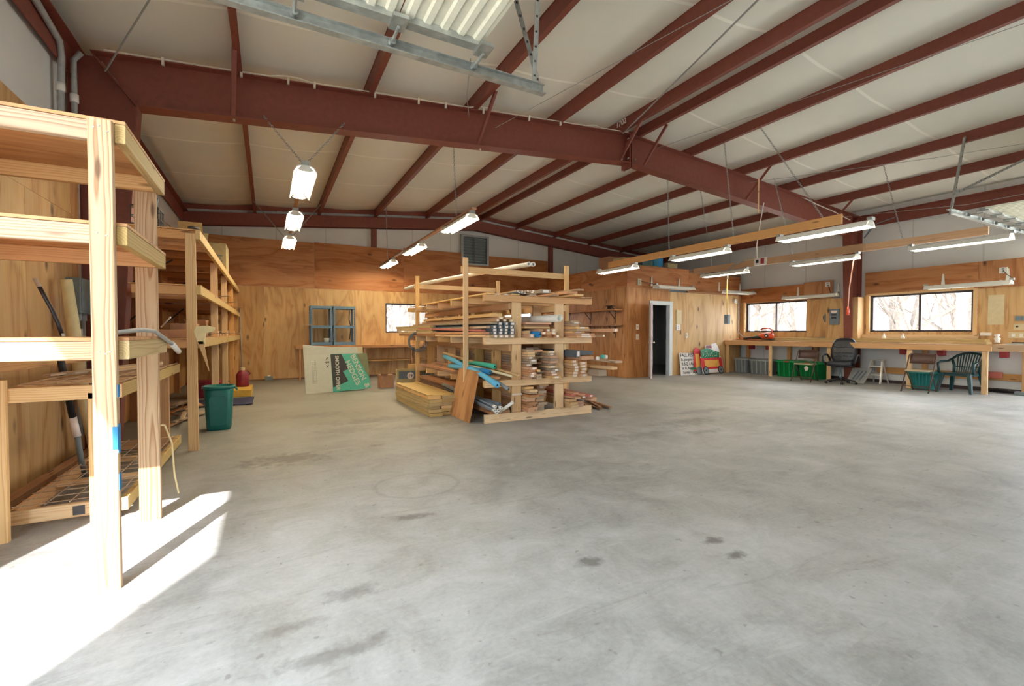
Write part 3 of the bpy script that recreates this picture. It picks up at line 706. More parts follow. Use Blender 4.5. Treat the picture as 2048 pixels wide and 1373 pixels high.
b = thing('low_rack', 'low two deck pine rack with wire mesh, standing behind the near tall shelf', 'rack', (-1.15, 4.9, 0))
post(b, -1.40, 3.76, 0, .96, .07, .04, 'pine'); post(b, -.975, 3.80, .0, .86, .07, .04, 'pine'); post(b, -.99, 6.03, 0, 1.03, .09, .04, 'pine_orange'); post(b, -1.5, 6.0, 0, 1.0, .09, .04, 'pine')
for z, x0, x1, y0, y1, m in ((.865, -1.38, -.84, 3.80, 5.78, 'pine'), (.085, -1.44, -.85, 3.94, 5.85, 'pine')):
    board('front_rail', (x0, y0, z), (x1, y0, z), .04, .088, M[m], b)
    board('rear_rail', (x0, y1 + .12, z), (x1, y1 + .12, z), .04, .088, M['pine_orange'], b)
    board('side_rail', (x1 - .02, y0, z), (x1 - .02, y1 + .2, z), .04, .088, M['pine_olive'], b)
    board('side_rail', (x0 + .02, y0, z), (x0 + .02, y1 + .2, z), .04, .088, M['pine_orange'], b)
    for k in range(2): board('cross_slat', (x0 + .04, y0 + .65 * (k + 1), z + .02), (x1 - .04, y0 + .65 * (k + 1), z + .02), .08, .03, M['pine'], b)
    if z < .5: MB().box(-1.13, -1.07, y0 - .0225, y0 - .0205, z - .03, z + .03).build('ink_stamp', M['dark_print'], b); MB().box(-1.0, -.975, y0 - .0225, y0 - .0205, z - .043, z + .043).build('white_mark', M['tag'], b)
    ms = MB()
    for k in range(14): ms.tube([(x0, y0 + .14 * k + .06, z + .052), (x1, y0 + .14 * k + .06, z + .052)], .0035, 5)
    for k in range(5): ms.tube([(x0 + .05 + .12 * k, y0, z + .058), (x0 + .05 + .12 * k, y1 + .1, z + .058)], .0035, 5)
    ms.build('wire_mesh', M['pine_pale'], b)
for k in range(4):
    tag(board('lumber_strip', (-1.36 + .1 * k, 4.3 + .1 * k, .945), (-.93 + .02 * k, 5.5 - .12 * k, .955), .05, .018, M[('pine_pale', 'pine_grey', 'pine', 'pine_pale')[k]]), 'thin splintered strip scattered on the upper deck of the low wire rack', 'lumber', 'strips on the low rack')
tag(board('lumber_board', (-1.60, 3.72, 1.02), (-1.50, 5.9, 1.02), .04, .09, M['pine_orange']), 'dark edged board along the wall just above the low wire rack', 'lumber')
tag(board('lumber_board', (-1.60, 3.9, .05), (-1.55, 6.0, .05), .08, .10, M['pine_brown']), 'brown board on the floor between the wall and the low wire rack', 'lumber')

# things along the left wall
h = MB().tube([(-1.21, 3.75, 1.52), (-1.185, 3.75, 1.455), (-1.155, 3.75, 1.38), (-1.13, 3.75, 1.30), (-1.11, 3.75, 1.218)], .011, 10)
t = thing('rubber_hose', 'short curved black hose with brass tips standing on the near tall shelf', 'hose', (-1.15, 3.75, 1.3))
h.build('hose', M['black'], t, True); MB().tube([(-1.228, 3.75, 1.565), (-1.208, 3.75, 1.515)], .012, 8).build('brass_tip', M['brass'], t); MB().tube([(-1.111, 3.75, 1.235), (-1.108, 3.75, 1.217)], .012, 8).build('brass_tip', M['brass'], t)
t = thing('metal_pole', 'long grey pole with a white taped grip, leaning inside the low wire rack', 'pole', (-1.4, 5, .5))
MB().tube([(-1.40, 5.12, .0), (-1.375, 4.9, .40)], .020, 10).build('lower_tube', M['grey_paint'], t, True)
MB().tube([(-1.375, 4.9, .40), (-1.395, 4.88, .56)], .026, 10).build('white_grip', M['tag'], t, True)
MB().tube([(-1.395, 4.88, .56), (-1.44, 4.82, 1.02), (-1.46, 4.80, 1.14)], .024, 10).build('upper_tube', M['black'], t, True)
t = tag(MB().tube([(-1.60, 5.52, 1.72), (-1.58, 5.62, 1.2), (-1.55, 5.72, .6), (-1.50, 5.78, .12)], .045, 10, True, [.042, .05, .05, .045]).build('foam_roll', M['foam_wrap'], smooth=True), 'cream wrapped roll leaning on the plywood beside the grey electrical box', 'roll')
t = thing('electrical_box', 'grey steel disconnect box on the plywood beside the tapered column', 'electrical box', (-1.68, 6.1, 1.6))
MB().box(-1.72, -1.61, 5.90, 6.26, 1.43, 1.78).build('enclosure', M['grey_paint'], t, bev=.008)
MB().box(-1.612, -1.60, 5.92, 6.24, 1.45, 1.77).build('lid', M['grey_paint'], t, bev=.006)
for y in (6.02, 6.17):
    MB().tube([(-1.67, y, .2), (-1.67, y, 1.43)], .022, 8).tube([(-1.67, y, 1.36), (-1.67, y, 1.44)], .033, 8).build('conduit', M['galv_dull'], t, True)
t = thing('wall_socket', 'small white outlet below the grey disconnect box', 'outlet', (-1.7, 6.2, 1.2))
MB().box(-1.72, -1.665, 6.1, 6.24, 1.12, 1.28).build('plate', M['plastic_white'], t, bev=.006)
MB().box(-1.664, -1.66, 6.15, 6.19, 1.16, 1.24).build('receptacle', M['cream'], t)
for y, x, lab in ((6.10, -1.78, 'grey conduit pipe bent along the eave, farther from the tapered column'), (6.58, -1.74, 'grey conduit pipe rising beside the tapered column with a white clamp')):
    t = thing('conduit_pipe', lab, 'conduit', (x, y, 3.5))
    pts = [(x, y, 1.8), (x, y, 3.55), (x + .01, y, 3.95), (x + .02, y - .08, 4.08), (x + .03, y - .9, 4.16), (x + .03, y - 3.0, 4.18)] if y < 6.3 else [(x, y - .26, 1.8), (x, y - .26, 3.6), (x, y - .26, 4.05), (x + .06, y - .26, 4.14)]
    MB().tube(pts, .03 if y < 6.3 else .026, 10).build('pipe', M['galv_dull'], t, True)
    cy = y if y < 6.3 else y - .26
    MB().tube([(x, cy, 3.62), (x, cy, 3.70)], .037, 10).build('clamp', M['plastic_white'], t, True)
t = thing('conduit_pipe', 'bent grey conduit with a pale coupling, drooping off the near tall shelf', 'conduit', (-.62, 3.4, 1.25))
MB().tube([(-.71, 2.95, 1.234), (-.66, 3.02, 1.245), (-.61, 3.14, 1.256), (-.59, 3.34, 1.250), (-.585, 3.6, 1.205), (-.59, 3.88, 1.165)], .012, 10).build('pipe', M['galv_dull'], t, True)
MB().tube([(-.59, 3.88, 1.165), (-.595, 4.18, 1.10)], .019, 10).build('coupling', M['plastic_white'], t, True)
cable([(-.66, 3.80, .62), (-.64, 3.9, .60), (-.62, 4.02, .45), (-.62, 4.1, .2), (-.60, 4.12, .05)], .006, 'thin curled strip hanging off the low wire rack beside the sunlit post', 'foam_wrap', 'curled_strip', 'strip')

c = thing('storage_shelf', 'long pine shelving along the left wall behind the green bin', 'shelf', (-1.1, 9.4, 0))
PY = [5.77, 8.05, 9.8, 11.45, 13.0]
for i, y in enumerate(PY):
    post(c, -.705, y, 0, 2.27, .09, .04, 'pine' if i < 3 else 'pine_orange')
    if i: post(c, -1.66, y, 0, 2.24, .09, .04, 'pine_brown')
for z in (2.26, 1.685, 1.125):
    board('side_rail', (-.639, 5.74, z), (-.639, 13.1, z), .04, .09, M['pine_olive'], c)
    board('wall_rail', (-1.69, 6.6, z), (-1.69, 13.1, z), .04, .09, M['pine_brown'], c)
    board('cross_rail', (-1.20, 5.81, z), (-.66, 5.81, z), .04, .09, M['pine_orange'], c)
    for y in (6.25, 6.62, 7.3, 8.1, 8.9, 9.85, 10.7, 11.5, 12.3): board('cross_rail', (-1.20 if y < 6.6 else -1.67, y, z - .002), (-.66, y, z - .002), .04, .085, M['pine_brown' if y > 6.9 else 'pine_orange'], c)
    panel('shelf_board', lambda p, q, d: (p, q, z + .058 - d), -1.22, -.62, 5.76, 6.6, M['ply'], c, 'v', .5, .012)
    panel('shelf_board', lambda p, q, d: (p, q, z + .058 - d), -1.7, -.62, 6.6, 13.1, M['ply'], c, 'v', .4, .012)
for y in (6.9, 9.0): MB().bar((-1.69, y, .95 + .2), (-1.2, y, 1.63), .02, .006, (0, 1, 0)).build('brace', M['black'], c); MB().bar((-1.69, y + .5, 1.75), (-1.1, y + .5, 2.2), .02, .006, (0, 1, 0)).build('brace', M['black'], c)

def carton(x0, x1, y0, y1, z0, z1, label, m='cardboard', flaps=False, group=None, tape=True):
    t = thing('cardboard_box', label, 'box', ((x0 + x1) / 2, (y0 + y1) / 2, z0), group)
    if not flaps: MB().box(x0, x1, y0, y1, z0, z1).build('carton', M[m], t, bev=.004)
    else:
        q = MB(); e = .005
        q.box(x0, x1, y0, y1, z0, z0 + e).box(x0, x0 + e, y0, y1, z0, z1).box(x1 - e, x1, y0, y1, z0, z1).box(x0, x1, y0, y0 + e, z0, z1).box(x0, x1, y1 - e, y1, z0, z1); q.build('carton', M[m], t)
        w = (y1 - y0) * .45
        for (p0, p1, o) in (((x0, y0), (x1, y0), (0, -.6 * w)), ((x0, y1), (x1, y1), (0, .5 * w)), ((x0, y0), (x0, y1), (-.7 * w, 0))):
            zt = z1 + w * .6
            MB().add([(p0[0], p0[1], z1), (p1[0], p1[1], z1), (p1[0] + o[0], p1[1] + o[1], zt), (p0[0] + o[0], p0[1] + o[1], zt)], [(0, 1, 2, 3)]).build('flap', M[m], t, solid=.005)
    if tape and not flaps: MB().box(x0 - .001, x1 + .001, (y0 + y1) / 2 - .025, (y0 + y1) / 2 + .025, z1, z1 + .0015).build('tape', M['cream'], t)
    return t
carton(-1.04, -.78, 6.10, 6.42, 1.184, 1.275, 'low brown carton on the long shelving beside its first post')
carton(-1.00, -.76, 6.50, 6.85, 1.184, 1.35, 'taller brown carton on the long shelving behind a lower one')
carton(-.88, -.72, 7.15, 7.4, 1.184, 1.34, 'narrow brown carton on the long shelving beside the blue can', flaps=True)
t = thing('paint_can', 'teal blue can on the long shelving', 'can', (-.86, 8.0, 1.184))
MB().lathe([(.085, 0), (.085, .16), (.07, .17), (.07, .185), (0, .185)], (-.86, 8.0, 1.184), 16, close=True).build('can_body', M['blue_steel'], t, True); MB().lathe([(.087, .14), (.087, .15)], (-.86, 8, 1.184), 16).build('rim', M['galv'], t)
tag(MB().prism([(0, 0), (.3, .05), (.5, 0), (.52, .02), (.3, .09), (0, .06)], lambda p, q, d: (-.80 + d, 8.25 + p, 1.19 + q), 0, .06).build('hand_saw', M['galv_dull']), 'grey curved tool lying on the long shelving behind the teal can', 'tool')
tag(MB().tube([(-1.0, 6.0, 1.30), (-.86, 5.62, 1.395)], .008, 8).build('thin_rod', M['tag']), 'white tipped rod poking out above the cartons on the long shelving', 'rod')
R2 = random.Random(3)
for k in range(12):
    y = 8.8 + .36 * k; w = R2.uniform(.06, .14); hh = R2.uniform(.03, .12)
    tag(MB().box(-.9 - R2.random() * .1, -.72, y, y + w * 2, 1.184, 1.184 + hh).build('wood_offcut', M[R2.choice(['pine', 'pine_grey', 'pine_olive', 'pine_pale'])], bev=.003), 'small wood offcut on the middle level of the long shelving', 'offcut', 'offcuts on the long shelving')
for k in range(6):
    y = 7.6 + .8 * k
    tag(board('lumber_strip', (-1.0, y, 1.20 + .56 * (k % 2)), (-.5, y - .35, 1.235 + .56 * (k % 2)), .03, .012, M['pine_pale']), 'pale slat end sticking out of the long shelving', 'lumber', 'slats in the long shelving')
t = thing('hanging_wood_scrap', 'splintered cream wood scrap with a pointed stake hung on the first post', 'wood scrap', (-.62, 5.7, 1.2))
MB().prism([(0, .02), (.10, .03), (.17, .01), (.16, -.03), (.09, -.05), (.08, -.12), (.085, -.17), (.02, -.17), (.0, -.1), (-.02, -.03)], lambda p, q, d: (-.665 + p, 5.70 + d, 1.285 + q), 0, .035).build('broken_block', M['foam_wrap'], t, bev=.006)
MB().loft([[(-.65, 5.70, 1.15), (-.60, 5.70, 1.15), (-.60, 5.735, 1.15), (-.65, 5.735, 1.15)], [(-.556, 5.70, .84), (-.550, 5.70, .84), (-.550, 5.706, .84), (-.556, 5.706, .84)]]).build('stake', M['pine'], t)
carton(-1.15, -.85, 8.3, 8.85, 2.318, 2.72, 'olive carton with open flaps on top of the long shelving', 'cardboard_olive', True)
carton(-1.2, -.83, 9.1, 9.7, 2.318, 2.62, 'plain tan carton on top of the long shelving, behind the open one', 'cardboard_olive')
t = carton(-1.15, -.70, 10.3, 10.95, 2.318, 2.95, 'tall printed tan carton on top of the long shelving, nearest the back wall', 'cardboard_olive')
pm = MB()
for k in range(6): pm.box(-.95 , -.78 + .02 * (k % 2), 10.296, 10.2985, 2.45 + .05 * k, 2.47 + .05 * k)
pm.build('printed_lines', M['slate'], t)
t = thing('wire_basket', 'dark wire basket on top of the long shelving beside the column', 'basket', (-1.1, 5.95, 2.318))
wb = MB()
for z in (.02, .1, .2): wb.tube([(-1.20, 5.82, 2.318 + z), (-.98, 5.82, 2.318 + z), (-.98, 6.1, 2.318 + z), (-1.20, 6.1, 2.318 + z), (-1.20, 5.82, 2.318 + z)], .006, 5)
for k in range(6): wb.tube([(-1.20 + .044 * k, 5.82, 2.325), (-1.20 + .044 * k, 5.82, 2.52)], .004, 5); wb.tube([(-.98, 5.82 + .056 * k, 2.325), (-.98, 5.82 + .056 * k, 2.52)], .004, 5)
wb.build('wire', M['black'], t)
for k in range(3): MB().tube([(-1.18 + .06 * k, 5.9, 2.33), (-1.10 + .05 * k, 5.95, 2.58 + .03 * k)], .012, 6).build('bottle_neck', M['slate'], t)
tag(MB().tube([(-.74, 5.9, 2.335), (-.70, 6.05, 2.35), (-.66, 5.98, 2.37), (-.70, 5.88, 2.36), (-.74, 5.98, 2.375)], .016, 7).build('cable_coil', M['black'], smooth=True), 'small black cable bundle on top of the long shelving near its first post', 'cable')

# on the floor at the long shelving
t = thing('trash_bin', 'dark green plastic bin on the concrete in front of the long shelving', 'bin', (-.57, 6.95, 0))
def rr(w, d, r, z, n=4, cx=-.57, cy=6.95):
    o = []
    for (sx, sy, q0) in ((1, 1, 0), (-1, 1, 90), (-1, -1, 180), (1, -1, 270)):
        for k in range(n + 1):
            q = math.radians(q0 + 90 * k / n); o.append((cx + sx * (w / 2 - r) + r * math.cos(q), cy + sy * (d / 2 - r) + r * math.sin(q), z))
    return o
MB().loft([rr(.25, .25, .05, 0), rr(.27, .27, .06, .05), rr(.32, .32, .10, .50), rr(.325, .325, .12, .52), rr(.30, .30, .11, .52), rr(.23, .23, .05, .03)]).build('bin_body', M['bin_green'], t, True)
MB().loft([rr(.325, .325, .13, .52), rr(.345, .345, .14, .53), rr(.345, .345, .14, .56), rr(.31, .31, .12, .56), rr(.30, .30, .11, .52)]).build('rim', M['bin_green'], t, True)
rb_ = MB(); rb_.prism([(-.09, .06), (.09, .06), (.10, .40), (.08, .44), (-.08, .44), (-.10, .40)], lambda p, q, d: (-.57 + p, 6.95 - .133 - q * .05 + d, q), -.008, .01); rb_.build('raised_panel', M['bin_green'], t, bev=.004)
MB().tube([(-.397, 6.93, .53), (-.37, 6.93, .50), (-.37, 7.0, .50), (-.397, 7.0, .53)], .009, 8).build('side_handle', M['bin_green'], t, True)
t = thing('tool_chest', 'faded maroon low chest on the floor behind the green bin', 'chest', (-1.1, 10.5, 0))
MB().box(-1.35, -.84, 10.3, 10.9, .0, .27).build('chest_body', M['maroon'], t, bev=.01); MB().box(-1.36, -.83, 10.29, 10.91, .27, .30).build('chest_lid', M['maroon'], t, bev=.006); MB().box(-1.12, -1.04, 10.285, 10.30, .18, .24).build('latch', M['brass'], t)
t = thing('fuel_can', 'red jug with a pale cap standing on the flat yellow crate', 'jug', (-.50, 10.9, .13))
MB().lathe([(.11, 0), (.12, .03), (.12, .24), (.08, .31), (.04, .34)], (-.48, 10.9, .13), 16, close=True).build('jug_body', M['maroon'], t, True); MB().lathe([(.045, .33), (.045, .39), (0, .39)], (-.48, 10.9, .13), 12).build('cap', M['cream'], t); MB().tube([(-.38, 10.9, .34), (-.34, 10.9, .40), (-.40, 10.9, .46)], .012, 7).build('handle', M['maroon'], t, True)
tag(MB().box(-.86, -.30, 10.2, 11.2, 0, .13).build('wooden_crate', M['yellow_board'], bev=.008), 'flat yellow crate on the floor under the red jug', 'crate')
tag(MB().grid([[(x, y, .012 + .05 * abs(math.sin(3.1 * x + 5 * y)) * (1 if abs(y - 9.45) < .25 else .3)) for x in [-1.25 + .1 * i for i in range(11)]] for y in [9.0 + .1 * j for j in range(10)]]).build('tarpaulin', M['navy'], smooth=True, solid=.008), 'crumpled navy tarpaulin on the floor behind the green bin', 'tarpaulin')
for k in range(14):
    x, y = R2.uniform(-1.55, -.95), R2.uniform(7.2, 8.9); q = R2.uniform(-.5, .5); L = R2.uniform(.4, .9)
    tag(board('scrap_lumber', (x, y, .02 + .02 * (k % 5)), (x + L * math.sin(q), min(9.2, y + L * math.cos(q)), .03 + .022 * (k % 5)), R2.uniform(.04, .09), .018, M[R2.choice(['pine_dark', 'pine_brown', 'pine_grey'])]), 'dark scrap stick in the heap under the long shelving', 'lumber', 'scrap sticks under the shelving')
tag(MB().tube([(-.63, 13.44, 1.85), (-.62, 13.42, 1.1), (-.58, 13.30, .01)], .012, 7).build('fibre_rod', M['galv_dull'], smooth=True), 'thin pale rod leaning on the back wall beside the long shelving', 'rod')
t = thing('floor_outlet', 'small grey box on the floor at the back wall seam', 'box', (0, 13.38, 0))
MB().box(-.09, .09, 13.30, 13.44, 0, .11).build('housing', M['grey_paint'], t, bev=.006); MB().box(-.03, .03, 13.34, 13.40, .11, .14).build('cap', M['tag'], t)

# ================================================================== BACK WALL: COUNTER, BLUE SHELVES, BOARDS
t = thing('wall_counter', 'long plywood counter with a lower ledge along the back wall', 'counter', (2.6, 13.2, 0))
panel('counter_top', lambda p, q, d: (p, q, .90 - d), .60, 4.9, 12.75, 13.465, M['ply'], t, 'h', .6, .04)
board('front_edge', (.60, 12.735, .87), (4.9, 12.735, .87), .03, .08, M['pine_brown'], t)
panel('lower_ledge', lambda p, q, d: (p, q, .48 - d), 1.6, 4.9, 13.0, 13.465, M['ply'], t, 'h', .3, .03)
for x in (.7, 2.3, 3.6, 4.8): board('leg', (x, 12.80, 0), (x, 12.80, .86), .04, .09, M['pine_brown'], t, (0, 1, 0))
def blue_unit(x0, x1, label):
    u = thing('metal_shelf', label, 'metal shelf', ((x0 + x1) / 2, 13.0, .9))
    y0, y1, z0, z1 = 12.80, 13.30, .902, 1.95
    for x, sx in ((x0, 1), (x1, -1)):
        for y, sy in ((y0, 1), (y1, -1)):
            q = MB().box(min(x, x + sx * .045), max(x, x + sx * .045), min(y, y + sy * .003), max(y, y + sy * .003), z0, z1).box(min(x, x + sx * .003), max(x, x + sx * .003), min(y, y + sy * .045), max(y, y + sy * .045), z0, z1)
            o = q.build('post', M['blue_steel'], u)
            hs = MB()
            for k in range(18): hs.box(x + sx * .018, x + sx * .030, y - sy * .0015 - .001, y - sy * .0015 + .001, z0 + .04 + .056 * k, z0 + .062 + .056 * k)
            hs.build('slot_groove', M['dark_frame'], o)
    for z in (z0 + .02, 1.36, 1.87):
        MB().box(x0 + .004, x1 - .004, y0 + .004, y1 - .004, z + .06, z + .068).box(x0 + .004, x1 - .004, y0 - .003, y0 + .003, z, z + .07).box(x0 + .004, x1 - .004, y1 - .003, y1 + .003, z, z + .07).box(x0 - .002, x0 + .004, y0, y1, z, z + .07).box(x1 - .004, x1 + .002, y0, y1, z, z + .07).build('shelf_tray', M['blue_steel'], u)
    return u
blue_unit(.96, 1.49, 'blue grey steel shelf on the counter, the one farther from the window')
blue_unit(1.515, 2.07, 'blue grey steel shelf on the counter, the one nearer the window')
tag(MB().box(.72, 1.0, 12.74, 12.9, 1.432, 1.445).build('flat_board', M['pine_pale']), 'thin pale board end sticking out of the blue shelf', 'board')
tag(MB().lathe([(.06, 0), (.075, .10), (.075, .12), (0, .12)], (1.36, 12.98, .975), 14, close=True).build('plastic_tub', M['plastic_white'], smooth=True), 'small white tub on the bottom tray of the blue shelf', 'tub')
cable([(1.98, 13.2, 1.86), (1.95, 13.1, 1.6), (2.0, 13.1, 1.4), (1.97, 13.15, 1.05)], .012, 'black cable hanging inside the blue shelf', 'black', 'hanging_cable')

# folded display boards with printing, standing on the floor
dsp = thing('display_board', 'folded white display board printed teal and charcoal, standing below the blue shelves', 'sign', (1.25, 10.2, 0))
A0 = V((.655, 10.03, 0)); eu = V((1.0, .10, 0)).normalized(); ev = V((-.02, .13, 1)).normalized(); en = eu.cross(ev).normalized()
PP = lambda u, v, d=0.0: tuple(A0 + eu * u + ev * v - en * d * -1)
def flatpiece(poly, d0, d1, nm, m, par): return MB().prism(poly, PP, d0, d1).build(nm, M[m], par)
# face towards the viewer is +en (en points to -y)
flatpiece([(0.0, 0), (.52, .005), (.50, .80), (-.015, .79)], -.012, 0, 'white_face', 'foam_white', dsp)
flatpiece([(.52, .005), (1.30, .04), (1.275, .60), (1.255, .80), (.50, .80)], -.012, 0, 'teal_face', 'teal_print', dsp)
flatpiece([(.53, .10), (.84, .215), (.735, .43), (.865, .475), (.72, .795), (.505, .795)], 0, .0025, 'charcoal_area', 'dark_print', dsp)
flatpiece([(1.02, .797), (1.253, .797), (1.27, .60), (1.29, .25)], 0, .0025, 'olive_area', 'olive_print', dsp)
down = -ev
q = basis(down, eu)
text('lettering', 'SMOOTH OFFER', .10, M['foam_white'], dsp, PP(.595, .765, .004), q, space=.98, bold=.03)
k = basis(eu * .42 - ev * 1.0, eu * 1.0 + ev * .42)
text('lettering', 'BENSON  &', .15, M['foam_white'], dsp, PP(.90, .755, .004), k, space=1.02)
text('lettering', 'HEDGES', .15, M['foam_white'], dsp, PP(.785, .63, .004), k, space=1.04)
text('lettering', '< S >', .10, M['dark_print'], dsp, PP(.40, .74, .004), q)
ln = MB()
for i in range(4):
    for j in range(14): ln.prism([(.13 + .025 * i, .62 - .032 * j), (.137 + .025 * i, .62 - .032 * j), (.137 + .025 * i, .62 - .032 * j + .018), (.13 + .025 * i, .62 - .032 * j + .018)], PP, 0, .0015)
ln.build('small_print', M['slate'], dsp)
PB = lambda u, v, d=0.0: tuple(A0 + V((.0, .14, 0)) + eu * u + V((-.01, .03, 1)).normalized() * v + V((0, 1, 0)) * d)
MB().prism([(.0, 0), (1.2, 0), (1.17, .93), (.55, .935), (-.03, 1.00)], PB, 0, .012).build('rear_panel', M['foam_white'], dsp)
MB().prism([(1.06, .82), (1.172, .82), (1.170, .93), (1.06, .93)], PB, -.002, 0).build('cream_label', M['cream'], dsp)
lf_ = MB()
for k in range(46):
    x, y = R2.uniform(.7, 2.0), R2.uniform(9.6, 9.98); s_ = R2.uniform(.008, .03)
    lf_.add([(x, y, .004), (x + s_, y + s_ * .3, .010), (x + s_ * .4, y + s_ * .9, .004)], [(0, 1, 2)])
o = tag(lf_.build('dry_leaves', M['pine_brown'], solid=.002), 'dry leaf crumbs on the concrete in front of the display board', 'leaves', None, 'stuff')
t = carton(2.20, 2.50, 10.35, 10.65, 0, .285, 'small open brown carton on the floor beside the display board', 'cardboard', False)
MB().add([(2.20, 10.35, .285), (2.35, 10.35, .285), (2.36, 10.27, .33), (2.20, 10.27, .33)], [(0, 1, 2, 3)]).build('flap', M['cardboard'], t, solid=.005)
t = thing('printed_carton', 'large leaning price printed carton behind the decking stack', 'box', (2.75, 9.2, 0))
MB().box(2.28, 3.05, 9.2, 9.28, 0, .50).build('carton', M['cardboard_olive'], t, bev=.004)
MB().box(2.32, 2.68, 9.196, 9.1985, .30, .46).build('printed_band', M['slate'], t); MB().box(2.32, 2.62, 9.195, 9.1985, .06, .18).build('printed_photo', M['blue_steel'], t)
MB().lathe([(0, 0), (.075, 0)], (0, 0, 0), 20)
MB().prism([(.07 * math.cos(i * .314), .07 * math.sin(i * .314)) for i in range(20)], lambda p, q, d: (2.56 + p, 9.194 - d, .36 + q), 0, .0015).build('price_disc', M['tag'], t)
text('price', '19', .085, M['navy'], t, (2.515, 9.191, .33), basis((1, 0, 0), (0, 0, 1)))
st_ = MB()
for i in range(5):
    for j in range(3): st_.box(2.74 + .05 * i, 2.77 + .05 * i, 9.196, 9.1985, .12 + .12 * j, .20 + .12 * j)
st_.build('printed_marks', M['slate'], t)
# ================================================================== LUMBER RACK
rk = thing('lumber_rack', 'big open pine rack full of lumber in the middle of the floor', 'rack', (3.48, 7.5, 0))
FY = [5.62, 6.26, 6.90, 7.54, 8.18, 8.82, 9.46]
LV = [(.06, .12), (.535, .09), (1.125, .09), (1.715, .09)]          # centre height and depth of the arms
for i, y in enumerate(FY):
    for x in (3.095, 3.82): board('upright', (x, y + .04, 0.0), (x, y + .04, 1.70), .15, .04, M[R.choice(['pine', 'pine', 'pine_olive'])], rk, (0, 1, 0))
    for j, (z, h) in enumerate(LV):
        if j == 0 and i not in (0, 2, 4, 6): continue
        board('arm', (2.58, y, z), (4.39, y, z), .04, h, M[R.choice(['pine', 'pine', 'pine_orange'])], rk)
        if j and i < 2: board('arm', (2.60, y + .08, z), (4.37, y + .08, z), .04, h, M['pine_orange'], rk)
for x in (2.995, 3.935):
    for z in (.44, 1.03, 1.61): board('long_rail', (x, 5.66, z), (x, 9.55, z), .04, .09, M['pine_orange' if x < 3.5 else 'pine'], rk)
board('diagonal_brace', (3.66, 8.16, 1.18), (3.42, 8.16, 1.66), .03, .11, M['pine'], rk, (0, 1, 0)); board('diagonal_brace', (3.50, 6.30, 1.2), (3.34, 6.3, 1.66), .03, .10, M['pine_olive'], rk, (0, 1, 0))
for y, x0, x1, z in ((6.22, 2.555, 4.35, 2.34), (8.92, 2.63, 4.43, 2.37)):
    board('tall_post', (x0, y, 0), (x0, y, z), .075, .04, M['pine'], rk, (0, 1, 0)); board('tall_post', (x1, y, 0), (x1, y, z), .075, .04, M['pine'], rk, (0, 1, 0))
    board('top_crossbar', (x0 - .05, y + .041, 2.17), (x1 + .05, y + .041, 2.17), .04, .09, M['pine'], rk)
MB().box(3.02, 3.175, 5.634, 5.639, .355, .38).build('paper_label', M['tag'], rk)

def bar_end_tag(o, w, h, L, m='tag'):
    f = R.uniform(.35, .6); q = MB().box(-L / 2 - .0015, -L / 2, -w * f / 2, w * f / 2, -h * .38, h * .38)
    me = bpy.data.meshes.new('end_tag'); me.from_pydata([tuple(p) for p in q.v], [], q.f); me.materials.append(M[m])
    e = bpy.data.objects.new('end_tag', me); COL.objects.link(e); e.parent = o
def stick(x, z, w, h, y0, y1, mat, label, grp, ptag=.45, dx=0.0, dz=0.0, nm='lumber_board'):
    o = board(nm, (x, y0, z + h / 2), (x + dx, y1, z + h / 2 + dz), w, h, M[mat]); tag(o, label, 'lumber', grp)
    if R.random() < ptag: bar_end_tag(o, w, h, -2 * o.data.vertices[0].co.x)
    return o
def stack(x0, z0, w, h, n, mats, label, grp, y0=(5.42, 5.58), y1=(8.3, 9.3), ptag=.45, jit=.006):
    z = z0 + .002
    for k in range(n):
        stick(x0 + w / 2 + R.uniform(-jit, jit), z, w - .012, h - .003, R.uniform(*y0), R.uniform(*y1), R.choice(mats), label, grp, ptag); z += h
A_ = ['pine', 'pine_pale', 'pine_red', 'pine_brown']; B_ = ['pine_red', 'pine_grey', 'pine_brown', 'pine']; D_ = ['pine_red', 'pine_pink', 'pine_red', 'pine_brown']
# bottom level
stack(3.185, .12, .16, .036, 7, ['pine_red', 'pine_red', 'pine_brown', 'pine'], 'board end in the first tall stack beside the rack upright, bottom level', 'bottom level, first stack', ptag=.1)
stack(3.19, .38, .15, .03, 3, ['pine', 'pine_pale'], 'pale board on top of the first stack beside the rack upright, bottom level', 'bottom level, top of first stack', ptag=.3)
stack(3.365, .12, .145, .042, 7, ['pine_pale', 'pine_red', 'pine_grey'], 'thick board end in the middle stack of the rack bottom level', 'bottom level, middle stack', (5.50, 5.58), ptag=.1)
stack(3.53, .12, .17, .040, 9, ['pine', 'pine_pale', 'pine_red'], 'board in the stack against the second upright of the rack bottom level', 'bottom level, third stack', (5.72, 5.9), ptag=.1)
stack(3.94, .12, .15, .042, 3, ['pine'], 'clean pine board beside the second upright, bottom level, outer bay', 'bottom level, outer bay, clean', (5.48, 5.58), ptag=.6)
stack(4.10, .12, .13, .042, 2, ['pine_red', 'pine'], 'low board in the outer bay of the rack bottom level', 'bottom level, outer bay, low', (5.55, 5.7), ptag=.1)
for k in range(9):
    x = 3.98 + .045 * k; z = .27 - .02 * max(0, k - 4) + .02 * (k % 3)
    stick(x, z, .10, .03, R.uniform(5.36, 5.56), R.uniform(8.2, 9.0), D_[k % 4], 'reddish stick tossed askew over the outer bay of the rack bottom level', 'bottom level, reddish sticks', .15, R.uniform(-.05, .06), R.uniform(-.05, .03))
stack(2.66, .12, .15, .04, 2, ['pine_brown', 'pine_grey'], 'brown board under the grey pipes at the rack foot', 'bottom level, under the pipes', (5.6, 5.75), ptag=0)
stack(2.84, .12, .14, .04, 2, ['pine_grey', 'pine_brown'], 'dull board beside the first upright at the rack foot', 'bottom level, beside first upright', (5.5, 5.7), ptag=0)
